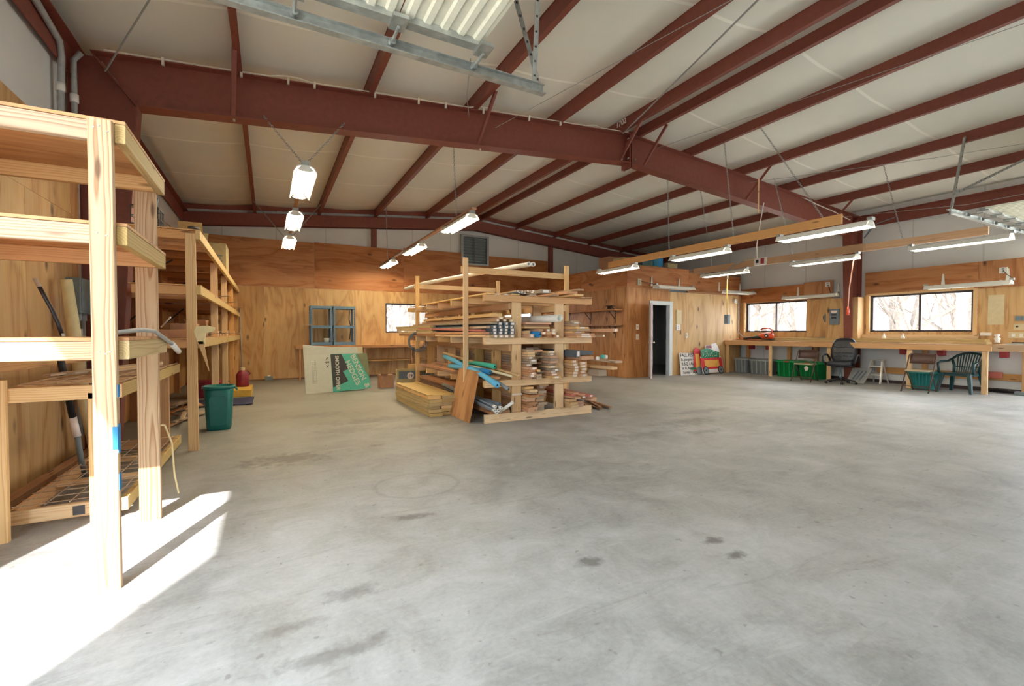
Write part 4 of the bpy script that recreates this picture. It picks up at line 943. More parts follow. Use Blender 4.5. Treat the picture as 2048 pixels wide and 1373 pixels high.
stack(2.64, .24, .3, .035, 4, ['pine_dark', 'pine_brown'], 'wide dark board deep inside the rack bottom level', 'bottom level, dark boards', (6.9, 7.2), ptag=0)
# second level
stack(3.185, .58, .125, .036, 6, A_, 'board end beside the first upright on the second level of the rack', 'second level, first stack', ptag=.5)
stack(3.19, .80, .13, .034, 6, ['pine_grey', 'pine_pale', 'pine'], 'pale board end high beside the first upright on the second level', 'second level, top of first stack', ptag=.4)
stack(3.325, .58, .10, .036, 2, ['pine_pale', 'pine_olive'], 'low pale board in the middle of the second level', 'second level, middle low', (5.44, 5.55), ptag=.3)
stack(3.43, .58, .13, .034, 3, ['pine_pale', 'pine_grey'], 'pale grey board in the middle of the second level, under a crossed stick', 'second level, middle', (5.55, 5.7), ptag=.1)
stack(3.575, .58, .155, .036, 11, ['pine_grey', 'pine_red', 'pine'], 'board end against the second upright on the second level', 'second level, third stack', (5.45, 5.6), ptag=.6)
stack(3.335, .78, .23, .03, 8, ['pine_grey', 'pine_brown', 'pine', 'pine_red'], 'wide board lying across the upper half of the second level', 'second level, upper wide boards', (5.62, 6.1), ptag=.2)
stick(3.35, .69, .05, .03, 5.46, 7.0, 'pine', 'tan stick crossing over the low pale boards of the second level', None, 0, .12, .02)
stack(3.945, .58, .125, .042, 6, ['pine_orange', 'pine_orange', 'pine'], 'orange tagged board beside the second upright, outer bay of the second level', 'second level, outer bay, first orange stack', (5.46, 5.52), ptag=1)
stack(4.09, .58, .14, .045, 5, ['pine', 'pine_orange'], 'tagged amber board in the second stack of the outer bay, second level', 'second level, outer bay, second stack', (5.47, 5.52), ptag=1)
stick(4.36, .60, .15, .09, 5.30, 8.2, 'pine_grey', 'thick grey timber at the outer end of the second level', None, 0)
stick(4.46, .70, .11, .04, 5.15, 8.4, 'pine', 'tan board with a cut corner jutting from the outer end of the second level', None, 0, -.18)
stick(4.50, .80, .13, .03, 5.1, 8.2, 'pine_pale', 'long tan plank with a green paper tip jutting highest from the second level', None, 0, -.25, .04)
stick(4.12, .845, .22, .05, 5.35, 8.5, 'pine_red', 'broad pinkish board on top of the orange stacks of the second level', None, 0, .06)
stick(3.99, .88, .08, .10, 5.40, 8.6, 'composite', 'dark grey composite post beside the second upright, second level', None, 1)
stick(4.17, .91, .24, .06, 5.45, 8.6, 'composite', 'dark blue grey plank at the top of the outer bay, second level', None, 0)
for k, (x, z, m) in enumerate(((4.34, .86, 'pine_pale'), (4.42, .85, 'pine_red'), (4.30, .83, 'pine'))):
    tag(MB().lathe([(.0, 0), (.03, .004), (.034, .05), (0, .062)], (x, 5.28 + .03 * k, z - .0), 10).build('crumpled_paper', M['tag' if k else 'teal_print'], smooth=True), ('small green cup', 'crumpled white paper beside the green cup', 'crumpled paper nearest the composite plank')[k] + ' on the planks jutting from the rack', 'paper')
# left bay of the second level
stack(2.66, .58, .12, .03, 2, ['pine_red', 'pine_brown'], 'reddish board under the foam noodles', 'second level, under the noodles', (5.5, 5.7), ptag=0)
stack(2.82, .58, .13, .03, 3, ['pine_grey', 'pine_brown'], 'dull board beside the uprights behind the foam noodles', 'second level, behind the noodles', (5.9, 6.3), ptag=0)
stick(2.93, .66, .04, .025, 5.3, 7.6, 'pine', 'thin tan stick leaning down across the first upright', None, 0, -.22, .22)
def noodle(pts, r, m, label):
    t = thing('pool_noodle', label, 'pool noodle', pts[0])
    MB().tube(pts, r, 12).build('foam_tube', M[m], t, True)
    p0, p1 = V(pts[-1]), V(pts[-2]); d_ = (p0 - p1).normalized()
    MB().tube([p0 + d_ * .0005, p0 + d_ * .002], r * .32, 10).build('hollow_core', M['black'], t)
noodle([(2.62, 7.3, .84), (2.62, 6.8, .79), (2.62, 6.4, .725), (2.68, 6.0, .69)], .036, 'noodle_light', 'short light blue noodle lying crosswise at the rack side')
noodle([(2.60, 7.0, .70), (2.60, 6.55, .71), (2.60, 6.05, .715), (2.585, 5.7, .66), (2.575, 5.36, .60), (2.57, 5.2, .57)], .037, 'noodle_light', 'long light blue noodle drooping off the rack')
noodle([(2.83, 7.2, .74), (2.82, 6.5, .77), (2.80, 6.0, .77), (2.80, 5.75, .765)], .036, 'noodle_teal', 'teal green noodle against the rack uprights')
noodle([(2.73, 7.0, .70), (2.73, 6.4, .71), (2.71, 5.95, .70), (2.70, 5.7, .69)], .036, 'noodle_blue', 'dark blue noodle between the teal and the light blue one')
t = thing('plastic_pipe', 'bent grey plastic pipe end sticking out below the light blue noodle', 'pipe', (2.7, 5.4, .6))
MB().tube([(2.68, 7.0, .66), (2.67, 5.9, .66), (2.68, 5.5, .60), (2.73, 5.2, .51)], .022, 10).build('pipe', M['grey_pipe'], t, True); MB().tube([(2.73, 5.2, .51), (2.731, 5.197, .509)], .012, 8).build('bore', M['black'], t)
tag(MB().tube([(2.70, 7.2, .72), (2.68, 6.2, .74), (2.83, 5.30, .665)], .017, 10).build('plastic_pipe', M['cream'], smooth=True), 'straight cream pipe above the light blue noodle', 'pipe')
# third level
for r in range(5):
    for q in range(4):
        if (r == 4 and q == 0): continue
        w, h = .082, .043; m = 'composite' if r else 'pine_pale'
        stick(2.655 + q * .087 + .041, 1.172 + r * h, w - .004, h - .003, R.uniform(5.50, 5.54), R.uniform(8.6, 9.2), m, 'grey composite bar with a white end tag, third level beside the first upright', 'third level, tagged composite bars', 1)
for k in range(5): stick(2.74 + .06 * k, 1.395 + .033 * (k % 2), .058, .03, R.uniform(5.52, 5.6), R.uniform(8.2, 9.3), R.choice(A_), 'pine stick end above the grey composite bars', 'third level, above the composite', .7)
stick(2.63, 1.175, .08, .035, 5.62, 9.2, 'pine', 'pale board along the outer side of the third level', None, 0, .02)
stick(2.63, 1.215, .09, .035, 5.62, 9.0, 'pine_red', 'reddish board along the outer side of the third level', None, 0, .01)
stick(2.64, 1.255, .08, .03, 5.75, 8.7, 'pine_pink', 'pink stained board along the outer side of the third level', None, 0, -.02, .05)
stick(2.63, 1.30, .07, .03, 5.6, 8.5, 'pine_pale', 'light sloping stick above the pink stained board', None, 0, .05, -.02)
stick(2.70, 1.36, .12, .03, 5.55, 9.3, 'pine_grey', 'weathered grey board high on the outer side of the third level', None, 0, .0, .02)
stick(2.76, 1.46, .16, .045, 5.6, 8.8, 'pine', 'tan board topmost in the outer bay of the third level', None, .0, .04)
for k in range(4): stick(2.64, 1.172 + .052 * k, .11, .048, 7.75 + .08 * k, 10.2 + .1 * k, 'pine_olive' if k else 'pine_brown', 'dull olive timber at the far end of the rack third level', 'third level, far timbers', 0)
t = thing('plastic_pipe', 'wide white drain pipe lying on the third level between the uprights', 'pipe', (3.6, 5.5, 1.45))
MB().pipe((3.68, 5.42, 1.45), (3.48, 8.6, 1.44), .052, .044, 18).build('pipe', M['white'], t, True)
stack(3.19, 1.17, .09, .05, 2, ['pine_red', 'pine'], 'small board end beside the first upright, third level', 'third level, inner bay, first', ptag=.4)
t = thing('plastic_pipe', 'blue capped pipe end among the boards of the third level', 'pipe', (3.36, 5.45, 1.22)); MB().tube([(3.34, 5.45, 1.215), (3.34, 8.2, 1.215)], .042, 12).build('pipe', M['noodle_blue'], t, True); MB().box(3.34, 3.378, 5.447, 5.45, 1.21, 1.22).build('slot', M['navy'], t)
for k in range(11):
    stick(3.42 + .088 * (k % 4), 1.172 + .042 * (k // 4), .080, .038, R.uniform(5.42, 5.56), R.uniform(8.0, 9.2), R.choice(['pine_red', 'pine', 'pine_brown', 'pine_pale']), 'small pine board end under the white drain pipe, third level', 'third level, inner bay, small boards', .6)
stack(3.22, 1.30, .44, .03, 3, ['pine_red', 'pine', 'pine_brown'], 'wide board just under the white drain pipe', 'third level, inner bay, wide boards', (5.6, 5.9), ptag=.1)
stack(3.935, 1.17, .36, .03, 2, ['pine_red', 'pine'], 'wide reddish plank at the bottom of the outer bay, third level', 'third level, outer bay, wide planks', (5.38, 5.5), ptag=.6)
stack(3.935, 1.232, .24, .032, 3, ['pine_pale', 'pine'], 'tan plank jutting from the outer bay, third level', 'third level, outer bay, tan planks', (5.32, 5.5), ptag=.5)
stack(3.935, 1.33, .17, .022, 4, ['pine_grey', 'pine_pale'], 'thin grey plank in the upper outer bay, third level', 'third level, outer bay, thin planks', (5.45, 5.6), ptag=.5)
stick(4.52, 1.255, .10, .045, 5.2, 8.5, 'pine_red', 'pink timber with a white end jutting farthest from the third level', None, 1, -.28)
stick(4.38, 1.18, .05, .03, 5.3, 8, 'pine_pale', 'short white ended stick on the tip of the third level arm', None, 1, -.1)
# top level
for k in range(6): stick(2.66 + .13 * k, 1.762, .12, .022, R.uniform(5.55, 5.75), R.uniform(8.6, 9.7), R.choice(['pine', 'pine_pale', 'pine_orange']), 'thin flat board lying on the top level of the rack', 'top level, flat boards', .2, R.uniform(-.04, .04))
for k in range(9): stick(3.06 + .062 * (k % 5), 1.787 + .022 * (k // 5), .058, .02, R.uniform(5.44, 5.6), R.uniform(8.2, 9.4), R.choice(['pine_grey', 'pine_pale', 'composite']), 'thin grey strip in the bundle on the top level of the rack', 'top level, grey strips', .8)
stick(2.80, 1.79, .03, .016, 5.75, 9.6, 'pine_pale', 'long thin strip rising along the outer edge of the top level', None, 0, -.10, -.01)
stick(3.46, 1.80, .16, .05, 5.45, 8.9, 'pine_grey', 'weathered board tipped on the top level, between the strips and the tall post', None, 1, .1, -.02)
stick(3.60, 1.762, .09, .02, 5.4, 8.6, 'pine_pale', 'pale slat low on the top level beside the weathered board', None, 0, .2)
stick(3.92, 1.81, .17, .035, 5.45, 8.7, 'pine_red', 'ragged reddish board on the top level beside the tall post', None, 0, .12)
stick(4.00, 1.775, .16, .03, 5.40, 8.9, 'pine', 'rounded end board on the top level beside the tall post', None, 0, -.02)
stick(4.05, 1.86, .11, .022, 5.42, 8.4, 'pine_pale', 'uppermost tan stick on the top level beside the tall post', None, 0, -.2)
stick(4.22, 1.762, .2, .012, 5.5, 8.8, 'pine_pale', 'thin veneer strip on the outer tip of the top level', None, 0)
# pipes across the tall frames
for dx, lab in ((0, 'long white pipe across the tall rack posts, the one nearer the camera'), (.075, 'long white pipe across the tall rack posts, beside its twin')):
    t = thing('plastic_pipe', lab, 'pipe', (3.1, 7, 2.3)); dd = .3 * (dx > 0)
    p = [(2.62 - dd * .2 + dx, 9.55 + dd, 2.20), (2.78 + dx, 8.94, 2.245), (3.02 + dx, 7.6, 2.25), (3.27 + dx, 6.25, 2.25), (3.34 + dx, 5.75, 2.24)]
    MB().tube(p, .028, 10, False).build('pipe', M['plastic_white'], t, True); e0, e1 = V(p[-2]), V(p[-1]); dr = (e1 - e0).normalized()
    MB().pipe(e1, e1 + dr * .03, .034, .022).build('end_collar', M['plastic_white'], t, True); MB().tube([e1 + dr * .004, e1 + dr * .006], .022, 8).build('bore', M['grey_pipe'], t)
# grey pipes at the foot, leaning plywood, decking stack, coil
for k, (x, z, y0, dx, dz) in enumerate(((2.66, .18, 5.40, -.02, .12), (2.70, .205, 5.42, -.05, .10), (2.62, .215, 5.38, -.01, .14), (2.74, .235, 5.43, -.08, .09), (2.66, .25, 5.45, -.03, .12))):
    t = thing('plastic_pipe', 'grey conduit with a white coupling in the bundle at the foot of the rack', 'pipe', (x, y0, z), 'grey conduits at the rack foot')
    MB().tube([(x + dx, 7.4, z + dz), (x, y0, z)], .014, 8).build('pipe', M['grey_pipe'], t, True); MB().pipe((x, y0 + .05, z), (x, y0 - .01, z), .021, .013, 10).build('coupling', M['plastic_white'], t, True)
tag(MB().pipe((2.80, 5.60, .142), (2.90, 5.40, .30), .022, .015).build('plastic_pipe', M['plastic_white'], smooth=True), 'short white pipe stub pointing up beside the grey conduits', 'pipe')
for k in range(2): tag(MB().pipe((2.78 + .07 * k, 5.75 - .06 * k, .235), (2.76, 6.8, .26), .026, .016).build('plastic_pipe', M['grey_pipe'], smooth=True), ('grey pipe with a pale collar set back behind the conduit bundle', 'second set back grey pipe, nearer the first upright')[k], 'pipe')
pl = sheets('plywood_offcut', lambda p, q, d: (2.405 + .15 * (q / .70) + d * .9, p, .0 + q * .98), [(5.74, 6.50, 0.0, .72, 'v', .5)], [], M['ply_orange'], .012); del pl['kind']
tag(pl, 'square plywood offcut leaning on the side of the lumber rack', 'plywood')
for r in range(6):
    for q in range(2):
        x = 2.165 + .205 * q + R.uniform(-.012, .012); 
        tag(board('decking_board', (x, 6.46 + R.uniform(-.05, .05), .025 + .05 * r), (x, 8.42 + R.uniform(-.05, .05), .025 + .05 * r), .195, .046, M[R.choice(['pine_olive', 'pine', 'pine_olive'])]), 'thick golden board in the neat floor stack beside the rack', 'lumber', 'golden floor stack')
tag(MB().prism([(x_, z_) for x_, z_ in ((2.06, .300), (2.48, .300), (2.48, .318), (2.40, .318), (2.40, .306), (2.14, .306), (2.14, .318), (2.06, .318))], lambda p, q, d: (p, d, q), 6.5, 8.4).build('channel_board', M['pine_olive']), 'dished golden tray board topmost on the neat floor stack', 'lumber')
t = thing('hose_coil', 'coil of black hose hanging on the far tall post of the rack', 'hose', (2.58, 8.85, 1.05))
hc = MB()
for k in range(4):
    r_ = .145 + .018 * k; hc.tube([(2.60 + r_ * math.cos(i * .2618) + .004 * k, 8.86 - .013 * k, 1.06 + (r_ * .95 + .01) * math.sin(i * .2618)) for i in range(25)], .006, 6, False)
hc.build('coil', M['slate'], t, True); MB().tube([(2.60, 8.9, 1.22), (2.60, 8.80, 1.24), (2.60, 8.78, 1.20)], .006, 6).build('hook', M['galv'], t); MB().tube([(2.50, 8.82, .95), (2.49, 8.80, .80), (2.50, 8.8, .74)], .008, 6).build('loose_end', M['black'], t, True)
for k in range(10):
    tag(board('scrap_lumber', (4.45 + .05 * k, 5.7 + .06 * (k % 4), .012 + .014 * (k % 3)), (4.72 + .04 * k, 6.3 + .09 * (k % 5), .016 + .014 * (k % 3)), .05, .014, M[('pine_grey', 'pine_dark', 'pine_brown')[k % 3]]), 'dark weathered scrap on the floor at the outer end of the rack', 'lumber', 'scraps at the rack end')

# ================================================================== CORNER ROOM FITTINGS
for z, lab in ((1.87, 'upper plank shelf on the side of the corner room'), (1.45, 'lower plank shelf on the side of the corner room')):
    t = thing('wall_shelf', lab, 'shelf', (8.45, 10.8, z))
    board('shelf_board', (8.44, 9.60, z), (8.44, 13.2, z), .30, .03, M['pine_brown'], t)
    for y in (9.9, 11.0, 12.1): MB().box(8.586, 8.598, y, y + .025, z - .36, z - .016).box(8.32, 8.598, y, y + .025, z - .028, z - .016).bar((8.59, y + .012, z - .25), (8.36, y + .012, z - .025), .012, .02, (1, 0, 1)).build('bracket', M['dark_frame'], t)
t = thing('wire_tangle', 'tangled black wire on the upper plank shelf', 'wire', (8.42, 9.9, 1.9))
wt = MB(); pts = [(8.40 + R.uniform(-.09, .09), 9.9 + R.uniform(-.17, .17), 1.895 + R.uniform(0, .11)) for _ in range(40)]
wt.tube(pts, .006, 5); wt.build('tangle', M['black'], t, True)
def wallbox(name, label, cat, c, fn, w, h, dep, m, parts=()):
    """a small fitting on a wall; fn(a, b, d) with d out of the wall"""
    t = thing(name, label, cat, fn(c[0], c[1], 0))
    def bx_(a0, a1, b0, b1, d0, d1, nm, mm, bev=0.004):
        p, q = fn(a0, b0, d0), fn(a1, b1, d1)
        return MB().box(min(p[0], q[0]), max(p[0], q[0]), min(p[1], q[1]), max(p[1], q[1]), min(p[2], q[2]), max(p[2], q[2])).build(nm, M[mm], t, bev=bev)
    bx_(c[0] - w / 2, c[0] + w / 2, c[1] - h / 2, c[1] + h / 2, 0, dep, 'plate', m)
    for (nm, a0, a1, b0, b1, dd, mm) in parts: bx_(c[0] + a0, c[0] + a1, c[1] + b0, c[1] + b1, dep, dep + dd, nm, mm, 0)
    return t
fd = lambda p, q, d: (p, 9.449 - d, q)
fr_ = lambda p, q, d: (13.399 - d, p, q)
sw = (('toggle', -.012, .012, -.03, .03, .012, 'cream'),)
ou = (('receptacle', -.018, .018, .012, .045, .003, 'grey_plastic'), ('receptacle', -.018, .018, -.045, -.012, .003, 'grey_plastic'))
wallbox('light_switch', 'white switch on the corner room, upper of two beside the open door', 'switch', (8.98, 1.40), fd, .10, .15, .012, 'plastic_white', sw)
wallbox('light_switch', 'white switch on the corner room, lower of two beside the open door', 'switch', (8.98, 1.12), fd, .10, .15, .012, 'plastic_white', sw)
wallbox('thermostat', 'cream wall box beside the open door, the larger upper one', 'wall box', (10.56, 1.70), fd, .20, .40, .05, 'cream')
wallbox('wall_socket', 'white outlet plate under the cream wall box beside the door', 'outlet', (10.55, 1.40), fd, .16, .17, .03, 'plastic_white', ou)
wallbox('light_switch', 'white switch on the pale plywood above the painted sign', 'switch', (10.92, 1.16), fd, .09, .14, .012, 'plastic_white', sw)
wallbox('wall_socket', 'white outlet above the closed end of the door, with a lamp plugged in', 'outlet', (9.02, 2.64), fd, .14, .18, .04, 'cream', ou)
wallbox('wall_socket', 'white outlet box near the end of the corner room, under the lamp', 'outlet', (13.1, 2.24), fd, .12, .12, .05, 'plastic_white', ou)
wallbox('wall_socket', 'white outlet high on the plywood between the windows, with a lamp cord', 'outlet', (6.86, 2.55), fr_, .12, .13, .04, 'plastic_white', ou)
wallbox('wall_socket', 'white outlet high on the plywood past the last window', 'outlet', (3.52, 2.53), fr_, .12, .12, .04, 'plastic_white', ou)
wallbox('wall_socket', 'grey covered outlet, topmost of three low on the plywood past the last window', 'outlet', (3.27, 1.53), fr_, .12, .10, .06, 'grey_paint', (('cover', -.03, .05, -.03, .03, .02, 'slate'),))
wallbox('wall_socket', 'cream outlet plate with a black plug, middle of three past the last window', 'outlet', (3.27, 1.36), fr_, .18, .13, .015, 'cream', (('plug', .02, .05, -.01, .02, .02, 'black'),))
wallbox('wall_socket', 'cream four gang plate, lowest of three past the last window', 'outlet', (3.30, 1.19), fr_, .26, .13, .015, 'cream', (('receptacle', -.08, -.03, -.03, .03, .004, 'plastic_white'), ('receptacle', .03, .08, -.03, .03, .004, 'plastic_white')))
wallbox('wall_socket', 'white outlet strip just above the bench past the last window', 'outlet', (3.76, 1.21), fr_, .17, .07, .03, 'plastic_white')
wallbox('wall_socket', 'white outlet plate below the grey breaker box between the windows', 'outlet', (6.80, 1.40), fr_, .12, .13, .04, 'plastic_white', ou)
wallbox('electrical_box', 'small grey disconnect box beside the breaker panel', 'electrical box', (6.86, 1.64), fr_, .10, .22, .08, 'grey_paint', (('switch_handle', .055, .075, -.03, .06, .0, 'slate'),))
wallbox('mounted_breaker_panel', 'grey breaker panel on the plywood between the windows', 'breaker panel', (6.52, 1.66), lambda p, q, d: (13.079 - d if p < 6.74 else 13.399 - d, p, q), .22, .40, .06, 'slate', (('breaker_row', -.06, .06, .03, .07, .004, 'black'), ('breaker_row', -.06, .06, -.05, -.01, .004, 'black'), ('paper_label', -.07, .07, .10, .16, .003, 'tag'), ('door_latch', .08, .09, -.03, .03, .01, 'galv')))
wallbox('pale_patch', 'pale bare patch on the plywood past the last window', 'patch', (3.62, 1.72), fr_, .24, .62, .0015, 'cream')  # flat patch of pale colour on the plywood, no fitting
for k, (y, lab) in enumerate(((9.1, 'red box under the bench, nearest the corner room'), (8.55, 'red box under the bench, below the middle of the first window'), (7.2, 'red box under the bench above the brown folding chair by the green totes'), (5.2, 'red box under the bench beside the office chair'), (4.5, 'red box under the bench above the chair with the teal tub'), (3.5, 'red box under the bench near its last post'))):
    t = thing('electrical_box', lab, 'electrical box', (13.3, y, .8)); MB().box(13.40, 13.55, y - .06, y + .06, .72, .94).build('box', M['red_box'], t, bev=.006)
for pts, lab, m in (([(13.36, 6.86, 1.74), (13.34, 6.8, 1.90), (13.30, 6.72, 1.95), (13.08, 6.68, 1.86)], 'short grey conduit joining the disconnect to the breaker panel', 'galv_dull'),
                    ([(13.36, 6.75, 1.38), (13.35, 6.72, 1.20), (13.34, 6.95, 1.10), (13.34, 7.6, 1.08), (13.34, 8.3, 1.08)], 'grey conduit running down from the outlet to the bench', 'galv_dull'),
                    ([(13.25, 9.42, 2.2), (13.25, 9.42, 1.25), (13.30, 9.3, 1.12), (13.34, 8.8, 1.09)], 'grey conduit dropping in the corner by the first window', 'galv_dull')):
    cable(pts, .014, lab, m, 'conduit_pipe', 'conduit')
cable([(13.36, 6.84, 2.54), (13.34, 6.78, 2.35), (13.2, 6.7, 2.27), (13.05, 6.62, 2.29)], .006, 'black lamp cord drooping from the outlet between the windows', 'black', 'lamp_cord', 'cord')
cable([(13.36, 3.52, 2.53), (13.2, 3.42, 2.42), (13.05, 3.30, 2.33), (13.0, 3.28, 2.27)], .006, 'black lamp cord from the outlet past the last window', 'black', 'lamp_cord', 'cord')
cable([(9.05, 9.40, 2.66), (9.15, 9.2, 2.60), (9.3, 9.1, 2.55)], .006, 'black lamp cord above the corner room door', 'black', 'lamp_cord', 'cord')

# stored things on the roof of the room
for k, (x0, x1, y0, y1, h, m, lab) in enumerate(((8.75, 9.25, 9.75, 10.2, .22, 'cardboard_olive', 'tan carton on top of the corner room, at its near corner'), (9.35, 9.75, 9.65, 10.0, .30, 'slate', 'slate box on top of the corner room'), (9.85, 10.2, 9.7, 10.1, .36, 'noodle_blue', 'blue box on top of the corner room'), (8.8, 9.3, 10.4, 10.9, .34, 'cardboard', 'brown carton on top of the corner room, set back'), (10.4, 10.8, 9.7, 10.1, .16, 'cardboard_olive', 'low tan box on top of the corner room'))):
    t = thing('storage_box', lab, 'box', (x0, y0, 3.06)); MB().box(x0, x1, y0, y1, 3.125, 3.125 + h).build('carton', M[m], t, bev=.006); MB().box(x0 - .004, x1 + .004, y0 - .004, y1 + .004, 3.125 + h, 3.125 + h + .012).build('lid', M[m], t)
t = thing('wire_basket', 'green wire basket on the edge of the corner room roof', 'basket', (9.5, 9.5, 3.1)); gb = MB()
for k in range(9): gb.tube([(9.3 + .06 * k, 9.5, 3.12), (9.3 + .06 * k, 9.48, 3.34)], .006, 5)
for k in range(4): gb.tube([(9.28, 9.5, 3.13 + .07 * k), (9.82, 9.5, 3.13 + .07 * k)], .006, 5)
gb.build('wire', M['sign_green'], t)

# painted signs against the corner room
def leanb(x0, y0, yaw, lean, label, name='painted_sign'):
    t = thing(name, label, 'sign', (x0, y0, 0)); eu_ = V((math.cos(yaw), math.sin(yaw), 0)); ev_ = (V((-math.sin(yaw), math.cos(yaw), 0)) * lean + V((0, 0, 1))).normalized(); en_ = eu_.cross(ev_).normalized()
    o_ = V((x0, y0, 0))
    return t, (lambda u, v, d=0.0: tuple(o_ + eu_ * u + ev_ * v + en_ * d)), eu_, ev_
t, P_, eu_, ev_ = leanb(10.52, 9.28, 0, .12, 'white hand lettered event sign leaning on the corner room')
MB().prism([(0, 0), (1.05, 0), (1.05, .62), (0, .66)], P_, -.012, 0).build('board', M['sign_white'], t)
bs = basis(eu_, ev_)
for i, (s_, z_, sz) in enumerate((('FALL FEST', .54, .135), ('St. Josephs -', .425, .105), ('B.B.Q / Auctio', .295, .115), ('at St. Annes Ha', .175, .10), ('Sunday - Septem', .05, .105))): text('lettering', s_, sz, M['black'], t, P_(.03 + .015 * i, z_, .002), bs)
def cutout(x0, y0, yaw, sc, lean, label):
    t, Q, eu_, ev_ = leanb(x0, y0, yaw, lean, label, 'painted_cutout'); P = lambda u, v, d=0: Q(u * sc, v * sc, d)
    MB().prism([(.0, .05), (1.0, .05), (1.02, .50), (.92, .55), (.98, .70), (.93, .86), (.86, .95), (.70, .93), (.62, .90), (.35, .88), (.30, .72), (.16, .66), (.02, .52)], P, -.012, 0).build('board', M['sign_white'], t)
    MB().prism([(.01, .16), (.99, .16), (1.0, .50), (.0, .50)], P, 0, .003).build('wagon_body', M['sign_red'], t)
    MB().prism([(.16, .22), (.84, .22), (.84, .43), (.16, .43)], P, .003, .005).build('yellow_panel', M['sign_yellow'], t)
    MB().prism([(.05, .50), (.90, .50), (.94, .66), (.70, .72), (.40, .80), (.08, .74)], P, 0, .003).build('green_heap', M['sign_green'], t)
    dt = MB(); rr_ = random.Random(5)
    for k in range(26):
        u, v = rr_.uniform(.15, .85), rr_.uniform(.53, .68); dt.prism([(u, v), (u + .018, v), (u + .018, v + .018), (u, v + .018)], P, .003, .0045)
    dt.build('painted_dot', M['tag'], t)
    MB().prism([(.34, .80), (.62, .78), (.62, .88), (.38, .87)], P, 0, .003).build('red_top', M['maroon'], t)
    for cx in (.16, .86):
        w = MB().prism([(cx + .125 * math.cos(i * .2618), .125 + .125 * math.sin(i * .2618)) for i in range(24)], P, .0, .012).build('wheel', M['black'], t)
        m2 = MB().prism([(cx + .10 * math.cos(i * .2618), .125 + .10 * math.sin(i * .2618)) for i in range(24)], P, .012, .014).build('wheel_face', M['sign_grey'], t)
        MB().prism([(cx + .03 * math.cos(i * .5236), .125 + .03 * math.sin(i * .5236)) for i in range(12)], P, .014, .016).build('hub', M['black'], t)
    return t
cutout(11.26, 9.12, .05, 1.0, .22, 'red painted plywood wagon with a yellow panel, in front of the lettered sign')
t, Q, _, _ = leanb(11.02, 9.22, 0, .16, 'second painted wagon cutout, mostly hidden behind the yellow panelled one', 'painted_cutout')
MB().prism([(.0, .12), (.35, .12), (.35, .75), (.18, .82), (.08, .70)], Q, -.01, 0).build('board', M['sign_red'], t); MB().prism([(.10, .20), (.30, .20), (.28, .62), (.12, .62)], Q, 0, .002).build('yellow_panel', M['sign_yellow'], t); MB().prism([(-.12, .16), (.10, .16), (.10, .22), (-.12, .22)], Q, 0, .003).build('green_bar', M['sign_green'], t)
MB().prism([(.22 + .12 * math.cos(i * .2618), .12 + .12 * math.sin(i * .2618)) for i in range(24)], Q, .002, .012).build('wheel', M['sign_grey'], t)
# ================================================================== WORKBENCH
wbn = thing('workbench', 'long pine workbench under the two windows', 'workbench', (13.0, 6.4, 0))
panel('bench_top', lambda p, q, d: (p, q, 1.0 - d), 12.60, 13.395, 3.42, 9.44, M['ply_orange'], wbn, 'v', .7, .035)
for y0, y1 in ((3.46, 6.4), (6.4, 9.42)): board('apron', (12.62, y0, .925), (12.62, y1, .925), .04, .115, M['pine_orange'], wbn)
for y in (3.56, 4.78, 6.44, 7.98, 9.36): board('leg', (12.665, y, 0), (12.665, y, .865), .045, .09, M['pine'], wbn, (0, 1, 0))
for y in (3.18, 4.78, 7.17, 7.9, 9.2): board('rear_leg', (13.44, y, 0), (13.44, y, .965), .09, .09, M['pine_orange'], wbn, (0, 1, 0))
for y in (4.78, 6.44, 7.98): board('bearer', (12.64, y + .05, .93), (13.4, y + .05, .93), .04, .09, M['pine'], wbn)
b2 = thing('workbench', 'pale whitewashed bench section past the end post of the long bench', 'workbench', (12.95, 2.9, 0))
MB().box(12.50, 13.395, 1.9, 3.40, .985, 1.012).build('bench_top', M['pine_pale'], b2); board('apron', (12.515, 1.9, .93), (12.515, 3.42, .93), .03, .11, M['pine_pale'], b2)
board('leg', (12.66, 2.0, 0), (12.66, 2.0, .98), .045, .09, M['pine_pale'], b2, (0, 1, 0))
board('rear_leg', (13.48, 2.98, 0), (13.48, 2.98, .98), .06, .10, M['trim_white'], b2, (0, 1, 0))
struct(board('trim_2', (13.50, 2.8, .31), (13.50, 5.75, .31), .04, .15, M['pine_orange']), 'low girt board along the wall under the bench')
tag(board('lumber_board', (13.36, 3.5, .36), (13.36, 3.9, .36), .05, .13, M['pine_pink']), 'short pink board end on the low girt behind the resin chair', 'lumber')
tag(board('lumber_plank', (13.08, 3.62, 1.028), (13.12, 9.0, 1.028), .28, .05, M['pine_olive']), 'long treated plank flat on the bench, lower of two', 'lumber')
tag(board('lumber_plank', (13.12, 3.66, 1.078), (13.14, 8.2, 1.078), .26, .046, M['pine_olive']), 'long treated plank on the bench, upper of two', 'lumber')
tag(board('lumber_board', (13.30, 3.85, 1.15), (13.30, 6.0, 1.15), .04, .09, M['pine']), 'narrow board against the sill of the last window', 'lumber')
for y, lab in ((5.45, 'small white figurine on the bench planks, the one beside the window edge'), (5.08, 'small white figurine on the bench planks, taller one')):
    t = thing('figurine', lab, 'figurine', (13.10, y, 1.10)); MB().lathe([(.035, 0), (.045, .02), (.03, .06), (.012, .085)], (13.10, y, 1.103), 12, close=True).build('body', M['plastic_white'], t, True); MB().lathe([(0, -.025), (.022, -.012), (.022, .012), (0, .025)], (13.10, y, 1.205), 10).build('head', M['tag'], t, True)
